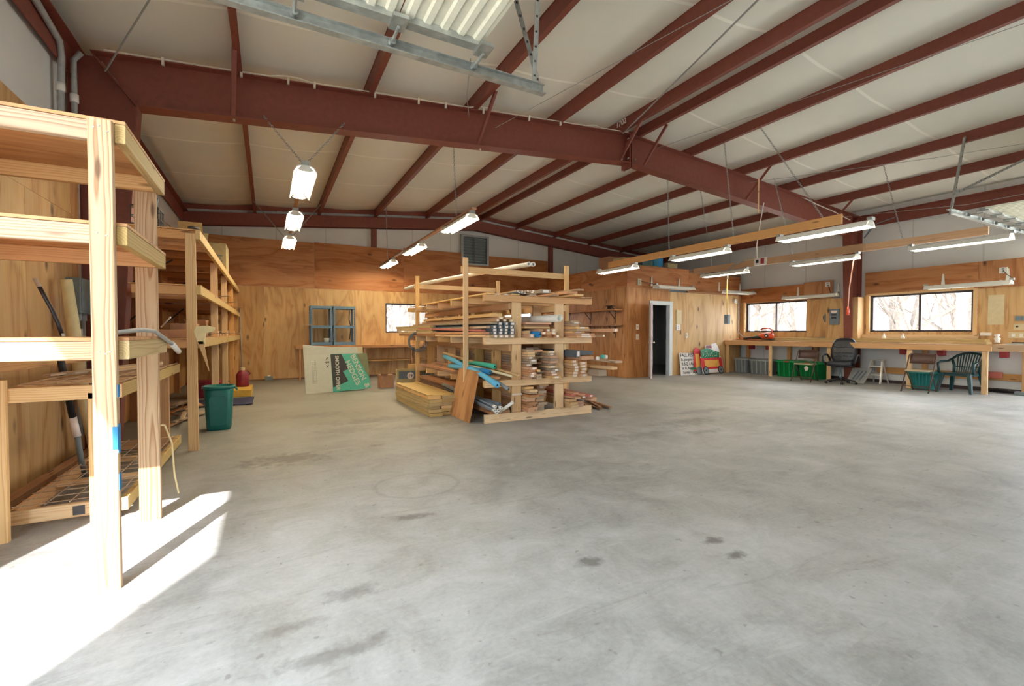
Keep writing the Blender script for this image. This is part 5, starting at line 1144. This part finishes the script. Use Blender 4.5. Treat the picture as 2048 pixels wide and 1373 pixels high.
t = thing('spray_can', 'small white figure on the bench end beside the treated planks', 'figurine', (12.95, 3.5, 1.0)); MB().lathe([(.05, 0), (.03, .04), (.055, .08), (.02, .12), (.05, .16), (0, .18)], (12.95, 3.47, 1.037), 12, close=True).build('body', M['plastic_white'], t, True); MB().lathe([(.03, .0), (0, .012)], (12.95, 3.47, 1.217), 10).build('pink_top', M['pine_pink'], t)
tag(MB().box(12.75, 12.95, 2.85, 3.3, 1.014, 1.03).build('metal_tray', M['galv']), 'flat grey tray on the whitewashed bench section', 'tray')
tag(MB().tube([(12.9, 3.25, 1.045), (12.85, 2.8, 1.04), (12.9, 2.4, 1.04)], .012, 7).build('black_bar', M['black'], smooth=True), 'thin black bar on the whitewashed bench section', 'bar')
t = thing('leaf_blower', 'orange leaf blower with a black nozzle on the bench below the first window', 'leaf blower', (12.9, 8.3, 1.0))
bl = MB(); bl.loft([[(12.88 + .11 * math.cos(q * .5236) * s, y, 1.145 + .10 * math.sin(q * .5236) * s) for q in range(12)] for y, s in ((8.05, .55), (8.09, .95), (8.22, 1.0), (8.34, .85), (8.46, .5))]); bl.build('motor_housing', M['orange'], t, True)
MB().tube([(12.86, 8.08, 1.22), (12.86, 8.07, 1.32), (12.86, 8.16, 1.375), (12.86, 8.34, 1.365), (12.86, 8.42, 1.33)], .022, 8).build('handle', M['orange'], t, True)
MB().tube([(12.88, 8.40, 1.12), (12.86, 8.65, 1.08), (12.85, 8.95, 1.055)], .045, 10, True, [.06, .045, .035]).build('nozzle', M['black'], t, True)
MB().tube([(12.80, 8.18, 1.15), (12.765, 8.18, 1.15)], .06, 12).build('side_cap', M['black'], t); MB().box(12.80, 12.97, 8.05, 8.35, 1.036, 1.06).build('foot', M['black'], t); MB().box(12.762, 12.766, 8.15, 8.21, 1.13, 1.17).build('badge', M['tag'], t)
cable([(12.86, 8.4, 1.05), (12.80, 8.7, 1.045), (12.9, 9.0, 1.045), (12.78, 9.2, 1.045)], .008, 'orange cord trailing from the leaf blower along the bench', 'orange', 'power_cord', 'cord')
tag(MB().prism([(0, 0), (.4, .0), (.45, .12), (.1, .14)], lambda p, q, d: (12.96 + q, 8.60 + p, 1.056 + d), 0, .025).build('red_tray', M['maroon']), 'flat dark red tray behind the leaf blower nozzle', 'tray')

# ================================================================== SEATS, TOTES, LADDER
def folding(label, loc, rot):
    t = thing('folding_chair', label, 'folding chair', (0, 0, 0))
    for s in (-1, 1):
        MB().tube([(.25, s * .225, .0), (.02, s * .225, .455), (-.14, s * .225, .76), (-.17, s * .20, .80)], .0125, 8).build('front_leg', M['brown_metal'], t, True)
        MB().tube([(-.27, s * .195, .0), (-.12, s * .195, .22), (.10, s * .195, .425)], .0115, 8).build('rear_leg', M['brown_metal'], t, True)
        MB().tube([(.254, s * .225, .0), (.244, s * .225, .03)], .016, 8).build('foot_cap', M['black'], t)
    MB().tube([(.19, -.225, .12), (.19, .225, .12)], .009, 6).build('cross_bar', M['brown_metal'], t); MB().tube([(-.255, -.195, .03), (-.255, .195, .03)], .010, 6).build('rear_bar', M['brown_metal'], t)
    MB().prism([(-.19, -.20), (.17, -.20), (.21, -.15), (.21, .15), (.17, .20), (-.19, .20)], lambda p, q, d: (p, q, d + .02 * (.2 - p) * -.5), .43, .46).build('seat', M['tan_seat'], t, bev=.008)
    rows = []
    for k in range(9):
        y = -.215 + .43 * k / 8; bend = -.03 * (1 - (y / .215) ** 2); rows.append([(-.115 + bend, y, .585), (-.15 + bend, y, .68), (-.175 + bend, y, .785 + .012 * (1 - (y / .215) ** 4))])
    MB().grid(rows).build('backrest', M['brown_metal'], t, True, solid=.016)
    t.location = loc; t.rotation_euler = (0, 0, rot); return t
folding('brown folding chair in front of the green totes', (12.08, 6.70, 0), math.pi + .12)
folding('brown folding chair in front of the teal tub', (12.08, 4.38, 0), math.pi + .04)

t = thing('office_chair', 'black leather office chair on casters in front of the bench', 'office chair', (0, 0, 0))
for k in range(5):
    q = 2 * math.pi * k / 5 + .3; c_, s_ = math.cos(q), math.sin(q)
    MB().tube([(.03 * c_, .03 * s_, .12), (.30 * c_, .30 * s_, .075)], .022, 8, True, [.028, .017]).build('base_leg', M['black'], t, True)
    w = MB(); 
    for e in (-.016, .016): w.tube([(.31 * c_ - s_ * e - s_ * .008, .31 * s_ + c_ * e + c_ * .008, .028), (.31 * c_ - s_ * e + s_ * .008, .31 * s_ + c_ * e - c_ * .008, .028)], .028, 12)
    w.build('caster', M['black'], t, True)
MB().tube([(0, 0, .10), (0, 0, .28)], .028, 12).tube([(0, 0, .26), (0, 0, .42)], .018, 10).build('gas_lift', M['slate'], t, True)
MB().box(-.11, .11, -.09, .09, .40, .43).tube([(0, .05, .41), (.05, .28, .40)], .007, 6).build('tilt_plate', M['black'], t)
def cush(pts): return pts
st = MB(); secs = []
for zz, k in ((.43, .90), (.45, 1.0), (.50, 1.02), (.535, .96), (.55, .80)):
    secs.append([(.25 * k * math.copysign(abs(math.cos(a)) ** .55, math.cos(a)) + .02, .26 * k * math.copysign(abs(math.sin(a)) ** .55, math.sin(a)), zz) for a in [i * math.pi / 12 for i in range(24)]])
st.loft(secs).build('seat', M['leather'], t, True)
bk = MB(); secs = []
for d, k in ((-.05, .90), (-.03, 1.0), (.015, 1.0), (.045, .94), (.065, .78)):
    s = []
    for i in range(28):
        a = i * math.pi / 14; y = .27 * k * math.copysign(abs(math.cos(a)) ** .6, math.cos(a)); z = .80 + .31 * k * math.copysign(abs(math.sin(a)) ** .6, math.sin(a))
        y *= 1 - .10 * max(0, (z - .8)) / .3; s.append((-.26 - .22 * (z - .5) + d, y, z))
    secs.append(s)
bkk = bk.loft(secs).build('backrest', M['leather'], t, True)
for z0, n in ((.88, 5), (.74, 6), (.66, 4)):
    f = MB()
    for i in range(n): 
        y = -.16 + .32 * i / (n - 1); x = -.26 - .22 * (z0 - .5) + .066
        f.tube([(x - .012, y - .05, z0 + R.uniform(-.02, .02)), (x + .002, y, z0), (x - .012, y + .05, z0 + R.uniform(-.02, .02))], .009, 6)
    f.build('tuft_crease', M['leather'], bkk if False else t, True)
MB().box(-.27, -.05, -.05, .05, .40, .42).bar((-.27, 0, .41), (-.33, 0, .70), .09, .02, (1, 0, 0)).build('back_bracket', M['black'], t)
for s in (-1, 1):
    MB().tube([(.12, s * .27, .45), (.20, s * .325, .56), (.16, s * .335, .66), (.02, s * .335, .70), (-.18, s * .325, .70), (-.28, s * .30, .62), (-.27, s * .275, .52)], .024, 10).build('armrest', M['black'], t, True)
t.location = (12.28, 5.98, 0); t.rotation_euler = (0, 0, math.pi + .25)

t = thing('resin_chair', 'dark green resin garden chair with a slatted back by the end post of the bench', 'garden chair', (0, 0, 0))
MB().prism([(-.20, -.20), (.20, -.23), (.235, -.18), (.235, .18), (.20, .23), (-.20, .20)], lambda p, q, d: (p, q, d + .02 * p), .385, .405).build('seat', M['chair_green'], t, bev=.006)
MB().prism([(-.21, -.21), (.22, -.24), (.22, .24), (-.21, .21)], lambda p, q, d: (p, q, d), .345, .385).build('seat_apron', M['chair_green'], t)
for sx, sy in ((1, 1), (1, -1), (-1, 1), (-1, -1)):
    MB().loft([[(sx * .20 + a * .035, sy * .21 + b * .035, .40) for a, b in ((-1, -1), (1, -1), (1, 1), (-1, 1))], [(sx * .235 + a * .03, sy * .245 + b * .03, .2) for a, b in ((-1, -1), (1, -1), (1, 1), (-1, 1))], [(sx * .27 + a * .022, sy * .275 + b * .022, 0) for a, b in ((-1, -1), (1, -1), (1, 1), (-1, 1))]]).build('leg', M['chair_green'], t, bev=.004)
# curved back rim and slats
arc = [(-.24 - .10 * math.sin(math.pi * i / 14) * 1 - .05, .27 * math.cos(math.pi * i / 14) * -1, .66 + .15 * math.sin(math.pi * i / 14)) for i in range(15)]
MB().tube([(.20, -.275, .40), (.22, -.285, .60), (.10, -.285, .635), (-.15, -.28, .64)] + arc[1:-1] + [(-.15, .28, .64), (.10, .285, .635), (.22, .285, .60), (.20, .275, .40)], .024, 8).build('arm_and_back_rim', M['chair_green'], t, True)
for i in range(10):
    y = -.16 + .32 * i / 9; yt = y * 1.25; zt = .66 + .15 * math.sqrt(max(0, 1 - (yt / .27) ** 2)); xt = -.29 - .10 * math.sqrt(max(0, 1 - (yt / .27) ** 2))
    MB().bar((-.215, y, .40), (xt, yt, zt), .018, .010, (1, 0, 0)).build('back_slat', M['chair_green'], t)
MB().bar((-.245, -.2, .52), (-.245, .2, .52), .012, .02, (0, 0, 1)).build('back_bar', M['chair_green'], t)
for s in (-1, 1): MB().tube([(-.20, s * .2, .40), (-.25, s * .22, .55), (-.27, s * .26, .66)], .026, 8).build('back_post', M['chair_green'], t, True)
t.location = (12.68, 3.92, 0); t.rotation_euler = (0, 0, math.pi - .1)

def tote(label, c, w, d, h, m, lid, handle=None, rot=0.0, group=None):
    t = thing('storage_tote', label, 'tote', (0, 0, 0), group)
    MB().loft([rr(w * .86, d * .86, .03, 0, 3, 0, 0), rr(w * .96, d * .96, .04, h * .88, 3, 0, 0), rr(w, d, .04, h * .88, 3, 0, 0), rr(w, d, .04, h * .94, 3, 0, 0)]).build('tub', M[m], t, True)
    MB().loft([rr(w * 1.02, d * 1.02, .045, h * .94, 3, 0, 0), rr(w * 1.02, d * 1.02, .045, h * .98, 3, 0, 0), rr(w * .9, d * .9, .045, h, 3, 0, 0)]).build('lid', M[lid], t, True)
    rb2 = MB()
    for k in range(4):
        y = -d * .33 + d * .22 * k
        for s in (-1, 1): rb2.bar((s * w * .435, y, .03), (s * w * .48, y, h * .86), .02, .012, (1, 0, 0))
    rb2.build('side_rib', M[m], t)
    if handle:
        for s in (-1, 1): MB().box(s * w * .51 - .012, s * w * .51 + .012, -.07, .07, h * .90, h * .97).build('latch', M[handle], t, bev=.004)
    t.location = c; t.rotation_euler = (0, 0, rot); return t
tote('grey lidded tote beside the painted wagon', (13.1, 9.08, 0), .46, .46, .46, 'grey_plastic', 'grey_lid')
tote('grey lidded tote between its twin and the green totes', (13.08, 8.46, 0), .52, .62, .45, 'grey_plastic', 'grey_lid', None, .05)
tote('green tote with a red latch nearest the grey totes', (13.06, 7.62, 0), .54, .62, .46, 'green_plastic', 'green_plastic', 'red_plastic', .06)
g2 = tote('green tote with a red latch behind the folding chair', (12.98, 6.96, 0), .56, .56, .46, 'green_plastic', 'green_plastic', 'red_plastic', -.12)
tag(MB().prism([(0, 0), (.07, .02), (.09, .09), (.03, .13), (-.03, .09)], lambda p, q, d: (12.66 - d, 7.02 - p, .22 + q), 0, .003).build('white_rag', M['tag']), 'white paper scrap stuck on the green tote behind the folding chair', 'paper')
t = thing('storage_tub', 'round teal tub under the second folding chair', 'tub', (12.62, 4.50, 0))
MB().lathe([(.19, 0), (.20, .02), (.26, .36), (.285, .36), (.285, .40), (.25, .40), (.235, .36), (.18, .03)], (12.62, 4.50, 0), 28, close=True).build('tub', M['teal_plastic'], t, True)
for k in range(9):
    q = 2.2 + k * .24; MB().bar((12.62 + .20 * math.cos(q), 4.50 + .20 * math.sin(q), .03), (12.62 + .262 * math.cos(q), 4.50 + .262 * math.sin(q), .35), .012, .012, (math.cos(q), math.sin(q), 0)).build('rib', M['teal_plastic'], t)
MB().tube([(12.62 + .29 * math.cos(2 + .1 * i), 4.50 + .29 * math.sin(2 + .1 * i), .345 + .02 * math.cos(math.pi * (i - 4.5) / 9)) for i in range(10)], .012, 7).build('handle', M['teal_plastic'], t, True)

t = thing('step_ladder', 'small aluminium step ladder under the bench beside the office chair', 'step ladder', (13.15, 5.62, 0))
for s in (-1, 1):
    MB().bar((12.92, 5.60 + s * .17, 0), (13.16, 5.60 + s * .11, .58), .028, .05, (1, 0, 0)).build('front_rail', M['aluminium'], t); MB().bar((13.36, 5.60 + s * .15, 0), (13.17, 5.60 + s * .10, .56), .022, .03, (1, 0, 0)).build('rear_rail', M['aluminium'], t)
for z, w in ((.20, .30), (.40, .26)): MB().box(12.90 + .41 * z + .01, 13.0 + .41 * z, 5.60 - w / 2, 5.60 + w / 2, z, z + .03).build('step', M['aluminium'], t)
MB().box(13.08, 13.24, 5.45, 5.75, .56, .59).build('top_cap', M['aluminium'], t, bev=.006)
t = thing('striped_sheet', 'grey striped panel leaning under the bench behind the office chair', 'sheet', (12.9, 5.9, 0))
MB().add([(12.80, 5.72, .0), (12.80, 6.1, .0), (12.98, 6.05, .36), (12.98, 5.62, .36), (12.82, 5.72, .0), (12.82, 6.1, .0), (13.0, 6.05, .36), (13.0, 5.62, .36)], [(3, 2, 1, 0), (4, 5, 6, 7), (0, 1, 5, 4), (1, 2, 6, 5), (2, 3, 7, 6), (3, 0, 4, 7)]).build('board', M['galv_dull'], t)
sp_ = MB()
for k in range(3): sp_.bar((12.822, 5.98 - .08 * k, .08), (12.93, 5.88 - .08 * k, .30), .03, .004, (1, 0, -.5))
sp_.build('dark_stripe', M['slate'], t)
for k in range(6): tag(MB().tube([(13.2 + .03 * k, 2.95 + .1 * k, .02), (13.22 + .02 * k, 3.15 + .08 * k, .03 + .01 * k), (13.25, 3.45 + .05 * k, .02)], .014, 6).build('loose_hose', M['black'], smooth=True), 'black hose length on the floor under the whitewashed bench section', 'hose', 'hoses under the bench end')
tag(MB().box(13.05, 13.2, 3.05, 3.25, 0, .07).build('stone_block', M['grey_paint'], bev=.01), 'grey block on the floor under the whitewashed bench section', 'block')

# ================================================================== STRIP LIGHTS
def fixture(L, tube, lab, cat='strip light'):
    t = thing('strip_light', lab, cat, (0, 0, 0)); h = L / 2
    w, z1 = .125, .085
    pr = [(-w, 0), (-w + .006, .004), (-.085, .058), (-.045, .072), (-.03, .045), (.03, .045), (.045, .072), (.085, .058), (w - .006, .004), (w, 0), (w + .001, .004), (.092, .066), (.05, .085), (-.05, .085), (-.092, .066), (-w - .001, .004)]
    MB().prism(pr, lambda a, b, q: (a, q, b), -h, h).build('reflector', M['white'], t)
    for s in (-1, 1):
        MB().prism([(-.09, .03), (-.045, .07), (.045, .07), (.09, .03), (.05, .010), (-.05, .010)], lambda a, b, q: (a, q, b), s * h - .004, s * h + .004).build('end_plate', M['white'], t)
        MB().box(-.045, .045, s * h - .03, s * h + .03, .085, .125).build('hanger_clip', M['galv'], t)
    for x in (-.032, .032):
        for s in (-1, 1): MB().box(x - .012, x + .012, s * (h - .03) - .012, s * (h - .03) + .012, .012, .05).build('lamp_socket', M['plastic_white'], t)
        o = MB().tube([(x, -h + .03, .020), (x, h - .03, .020)], .0165, 12).build('lamp_tube', tube, t, True)
    return t
P0 = fixture(1.22, M['tube_on'], '')
P1 = None
rows_ = [('first hanging row', .40, 3.10, (6.43, 8.66, 10.76), 'over the shelving side'), ('second hanging row', 2.82, 3.02, (7.20, 9.85, 12.25), 'above the lumber rack')]
used = False
names = ('nearest', 'middle', 'farthest')
for (rn, x, z, ys, wh) in rows_:
    for k, y in enumerate(ys):
        lab = f'lit white strip light, {names[k]} of three on the row hung {wh}'
        if not used: P0.location = (x, y, z); P0['label'] = lab; used = True; o = P0
        else: o = copy_tree(P0, lab, (x, y, z))
        o['group'] = 'strip lights hung from the roof'
P1 = fixture(1.22, M['tube_dim'], '')
used = False
rows2 = [(7.07, 2.65, (3.72, 5.86, 8.12), 'on the orange hanging board nearer the ridge'), (9.86, 2.65, (3.12, 5.15, 7.42), 'on the orange hanging board nearer the bench')]
for (x, z, ys, wh) in rows2:
    for k, y in enumerate(ys):
        lab = f'white strip light, {names[k]} of three {wh}'
        if not used: P1.location = (x, y, z); P1['label'] = lab; used = True; o = P1
        else: o = copy_tree(P1, lab, (x, y, z))
        o['group'] = 'strip lights hung from the roof'
def walllamp(loc, rotz, lab, L, br):
    t = fixture(L, M['tube_off'], lab); 
    for s in (-1, 1):
        y_ = s * L * .38
        MB().box(-.02, br, y_ - .012, y_ + .012, .086, .098).build('bracket_arm', M['white'], t)
        MB().loft([[(br + a * .006, y_ + b * .035, .086) for a, b in ((-1, -1), (1, -1), (1, 1), (-1, 1))], [(br + a * .006, y_ + b * .014, .36) for a, b in ((-1, -1), (1, -1), (1, 1), (-1, 1))]]).build('upright_bracket', M['white'], t)
    t.location = loc; t.rotation_euler = (0, 0, rotz); t['group'] = 'unlit lamps on wall brackets'
    return t
walllamp((12.98, 7.12, 2.18), 0, 'unlit strip light on brackets above the first window', 1.38, .40)
walllamp((12.98, 3.96, 2.20), 0, 'unlit strip light on brackets above the last window', 1.34, .40)
walllamp((10.03, 9.10, 2.46), math.pi / 2, 'unlit strip light on the corner room wall over the open door', 1.42, .33)
walllamp((12.62, 8.95, 2.42), math.pi / 2, 'unlit strip light near the corner where the room meets the window wall', 1.30, .33)

# boards that carry the lamps, chains
def chain(p0, p1, label, grp=None, m='galv_dull', r=.0035):
    p0, p1 = V(p0), V(p1); L = (p1 - p0).length; d = (p1 - p0) / L; a = V((0, 0, 1)) if abs(d.z) < .9 else V((1, 0, 0)); e1 = (a - d * a.dot(d)).normalized(); e2 = d.cross(e1)
    n = int(L / .034); q = MB()
    for i in range(n):
        c = p0 + d * (i + .5) * L / n; e = e1 if i % 2 else e2; hl = L / n * .66
        q.tube([c - d * hl, c - d * hl * .5 + e * .011, c + d * hl * .5 + e * .011, c + d * hl, c + d * hl * .5 - e * .011, c - d * hl * .5 - e * .011, c - d * hl], r, 4, False)
    return tag(q.build('hanging_chain', M[m]), label, 'chain', grp)
for x, z, y0, y1, w, h, m, lab in ((.40, 3.24, 5.9, 11.4, .05, .022, 'pine_brown', 'thin brown strip of wood carrying the first hanging row of lamps'), (2.82, 3.16, 6.5, 12.9, .08, .03, 'pine_brown', 'brown board carrying the row of lamps above the lumber rack'),
                                   (7.16, 2.85, 3.50, 8.5, .04, .14, 'pine_orange', 'orange board hung on edge, nearer the ridge'), (9.92, 2.85, 4.46, 8.35, .045, .15, 'pine_orange', 'orange board hung on edge, nearer the bench, with an outlet box'), (9.985, 2.85, 2.80, 4.75, .04, .13, 'pine_orange', 'orange board lapped onto the outlet board towards the far end by the last window')):
    tag(board('hanging_board', (x, y0, z), (x, y1, z), w, h, M[m]), lab, 'board')
zt = lambda x: zb(x) + .0
for p0, p1, lab in (((.40, 5.95, 3.22), (-.28, 6.75, zt(-.28)), 'chain from the first hanging row up to the leftmost purlin'), ((.40, 5.95, 3.22), (1.20, 6.72, zt(1.2)), 'chain from the first hanging row up to the second purlin'),
                    ((.40, 11.2, 3.25), (-.28, 12.3, zt(-.28)), 'far chain from the first hanging row up to the leftmost purlin'), ((.40, 11.2, 3.25), (1.20, 12.3, zt(1.2)), 'far chain from the first hanging row up to the second purlin'),
                    ((2.82, 7.25, 3.17), (2.78, 7.3, zt(2.75)), 'chain holding the near end of the row above the lumber rack'), ((2.82, 12.3, 3.17), (2.80, 12.35, zt(2.75)), 'chain holding the far end of the row above the lumber rack'),
                    ((7.16, 3.75, 2.92), (7.42, 4.9, zt(7.43)), 'chain near the twisted cord of the board nearer the ridge'), ((7.16, 6.65, 2.92), (7.0, 6.55, zt(7.0) - .52), 'chain hooked under the main rafter just past the ridge'), ((7.16, 5.2, 2.92), (7.42, 5.6, zt(7.43)), 'chain at the middle of the board nearer the ridge'),
                    ((9.92, 5.8, 2.92), (9.4, 5.9, zt(9.0) - .1), 'chain at the middle of the outlet board'), ((9.92, 7.8, 2.92), (8.98, 7.4, zt(8.96)), 'chain at the far end of the outlet board'), ((9.985, 3.9, 2.91), (10.44, 4.4, zt(10.48)), 'chain holding the board by the last window')):
    chain(p0, p1, lab)
# cords that hang from the boards
t = thing('drop_cord', 'yellow cord hanging from the outlet board with a grey box on its end', 'cord', (9.9, 7.3, 2.7))
MB().tube([(9.88, 6.9, 2.93), (9.88, 7.2, 2.86), (9.87, 7.30, 2.72), (9.87, 7.32, 2.55)], .018, 8).build('grey_sleeve', M['galv_dull'], t, True)
MB().tube([(9.87, 7.32, 2.6), (9.87, 7.33, 2.1), (9.87, 7.32, 1.68)], .010, 8).build('yellow_cord', M['cord_yellow'], t, True); MB().box(9.82, 9.92, 7.27, 7.37, 1.46, 1.68).build('outlet_box', M['slate'], t, bev=.006)
t = thing('drop_cord', 'pink orange cord with a plug, hanging in front of the steel column', 'cord', (9.86, 4.5, 2.7))
MB().tube([(9.86, 4.55, 2.80), (9.88, 4.62, 2.6), (9.87, 4.68, 2.1), (9.86, 4.69, 1.72)], .0095, 8).build('cord', M['cord_orange'], t, True); MB().tube([(9.86, 4.69, 1.74), (9.86, 4.69, 1.66), (9.86, 4.69, 1.58)], .02, 8, True, [.014, .024, .022]).build('plug', M['orange'], t, True)
t = thing('outlet_box', 'white outlet box screwed to the hanging orange board', 'outlet', (9.89, 6.55, 2.85))
MB().box(9.84, 9.897, 6.35, 6.62, 2.78, 2.94).build('box', M['plastic_white'], t, bev=.006); MB().box(9.836, 9.84, 6.38, 6.46, 2.80, 2.92).build('receptacle', M['red_box'], t); MB().box(9.832, 9.84, 6.51, 6.57, 2.83, 2.90).build('plug', M['black'], t)
cable([(9.3, 6.05, 4.0), (9.55, 6.3, 3.6), (9.75, 6.5, 3.2), (9.86, 6.56, 2.93)], .011, 'white cord dropping from the rafter to the outlet box on the orange board', 'rope', 'power_cord', 'cord')
cable([(9.86, 6.60, 2.93), (9.87, 6.8, 2.95), (9.88, 7.0, 2.92)], .009, 'yellow cord end looping from the outlet box along the orange board', 'cord_yellow', 'power_cord', 'cord')
tag(MB().box(8.36, 8.385, 5.55, 5.565, 3.55, 4.22).build('hanging_stick', M['pine_orange']), 'thin upright wooden stick in front of the main rafter', 'stick')
cable([(13.2, 6.0, 3.95), (13.1, 5.7, 3.85), (13.0, 5.75, 3.7), (13.1, 5.9, 3.6), (13.15, 5.8, 3.8), (13.0, 5.6, 3.88), (12.9, 5.2, 3.93)], .012, 'loose cable bundle at the head of the column between the windows', 'slate', 'hanging_cable_bundle')
cable([(10.9, 6.25, 4.44), (11.6, 6.2, 4.30), (12.2, 6.15, 4.2), (12.8, 6.08, 4.05)], .012, 'white cable sagging along the rafter towards the column head', 'rope', 'rafter_cable')
text_m = M['tag']
for body, x, y, sz, nm in (('1702', 5.6, 5.95, .13, 4),):
    o = text('chalk_mark', body, sz, M['tag'], raf, (x - .078, y + .42, zb(x) + .05), basis((0, -1, 0), (0, 0, 1)))

# ================================================================== OUTSIDE
def tree(seed):
    r = random.Random(seed); q = MB()
    def grow(p, d, L, rad, lv):
        n = 3; pts = [p]; rs = [rad]
        for i in range(n):
            d = (d + V((r.uniform(-.18, .18), r.uniform(-.18, .18), r.uniform(-.05, .12)))).normalized(); pts.append(pts[-1] + d * L / n); rs.append(rad * (1 - .45 * (i + 1) / n))
        q.tube(pts, rad, 5 if lv > 1 else 4, False, rs)
        if lv == 0: return
        for k in range(6 if lv > 2 else 4):
            i = r.choice([1, 2, 3]); a = r.uniform(0, 6.28); e = (d + V((math.cos(a), math.sin(a), r.uniform(.0, .5))) * r.uniform(.6, 1.0)).normalized()
            grow(pts[i], e, L * r.uniform(.5, .7), rs[i] * .52, lv - 1)
    grow(V((0, 0, -.14)), V((0, 0, 1)), 4.0, .19, 4)
    return q.build('bare_tree', M['bark'])
TP = [tree(s) for s in (11, 23, 37)]
spots = [(20.5, 9.5), (21.5, 12.0), (23, 13.2), (24, 15.8), (26, 16.5), (22, 8.2), (27, 11.0), (29, 14.5), (30, 18.5), (25, 18.8), (32, 12.5), (28, 20.5), (33, 17), (23.5, 7.6), (26.5, 8.8), (30, 9.3), (28.5, 7.9), (20.5, 13.8),
         (4.6, 21), (6.2, 23), (7.4, 26), (9.2, 28), (5.3, 30), (11.8, 24), (13.5, 27), (12.2, 31), (8.2, 34), (10, 21.5), (4.5, 17.6), (5.6, 19.4), (9.7, 18.4), (6.6, 20.6)]
SPLIT = 18
for k, (x, y) in enumerate(spots):
    o = TP[k] if k < 3 else TP[k % 3].copy()
    if k >= 3: COL.objects.link(o)
    o.location = (x, y, TP[k % 3].location[2]); o.rotation_euler = (0, 0, R.uniform(0, 6)); 
    if k >= 3: o.location[2] = TP[k % 3].location[2]
    w_ = 'the two bench windows' if x > 14 and y < 22 else 'the back wall windows'
    tag(o, f'bare pale tree outside {w_}', 'tree', 'trees outside ' + w_)
t = thing('porch_post', 'pale post standing outside the last window', 'post', (16.2, 5.0, 0)); MB().box(16.1, 16.28, 4.92, 5.10, -.14, 3.2).build('shaft', M['galv_dull'], t); MB().box(16.05, 16.33, 4.87, 5.15, -.14, .02).build('footing', M['grey_paint'], t)

# ================================================================== LIGHT, SKY, CAMERA
w = bpy.data.worlds.new('sky'); SC.world = w; w.use_nodes = True; nt = w.node_tree
bg = nt.nodes['Background']; bg.inputs[0].default_value = (.82, .91, 1.0, 1); bg.inputs[1].default_value = SKY   # bright hazy sky
sl = bpy.data.lights.new('sun', 'SUN'); sl.energy = SUN; sl.angle = math.radians(.6); sl.color = (1, .97, .93)
so = bpy.data.objects.new('sun', sl); COL.objects.link(so); so.rotation_euler = V((.39, .92, -.78)).to_track_quat('-Z', 'Y').to_euler(); so.location = (-8, -12, 10)
for nm, loc, rx, sx, sy in (('portal_left', (-1.80, 1.1, 1.6), (0, -math.pi / 2, 0), 3.3, 3.9), ('portal_right', (13.50, 1.1, 1.6), (0, math.pi / 2, 0), 3.3, 3.5)):
    pl_ = bpy.data.lights.new(nm, 'AREA'); pl_.shape = 'RECTANGLE'; pl_.size = sx; pl_.size_y = sy; pl_.cycles.is_portal = True
    po = bpy.data.objects.new(nm, pl_); COL.objects.link(po); po.location = loc; po.rotation_euler = rx
cam = bpy.data.cameras.new('camera'); co = bpy.data.objects.new('camera', cam); COL.objects.link(co)
F_ = 910.0; cam.sensor_fit = 'HORIZONTAL'; cam.sensor_width = 36; cam.lens = F_ * 36 / 2048; cam.clip_start = .02; cam.clip_end = 400
th = math.atan(487 / F_); pi_ = math.atan(20.5 / F_)
co.location = (0, 0, 1.24); co.rotation_euler = (math.pi / 2 - pi_, 0, -th)
SC.camera = co
SC.view_settings.view_transform = 'Standard'; SC.view_settings.look = 'None'; SC.view_settings.gamma = 1; SC.view_settings.exposure = EXPO
SC.cycles.use_denoising = True; SC.cycles.max_bounces = 12; SC.cycles.diffuse_bounces = 8; SC.cycles.glossy_bounces = 3; SC.cycles.transparent_max_bounces = 8; SC.cycles.sample_clamp_indirect = 6; SC.cycles.caustics_reflective = False; SC.cycles.caustics_refractive = False
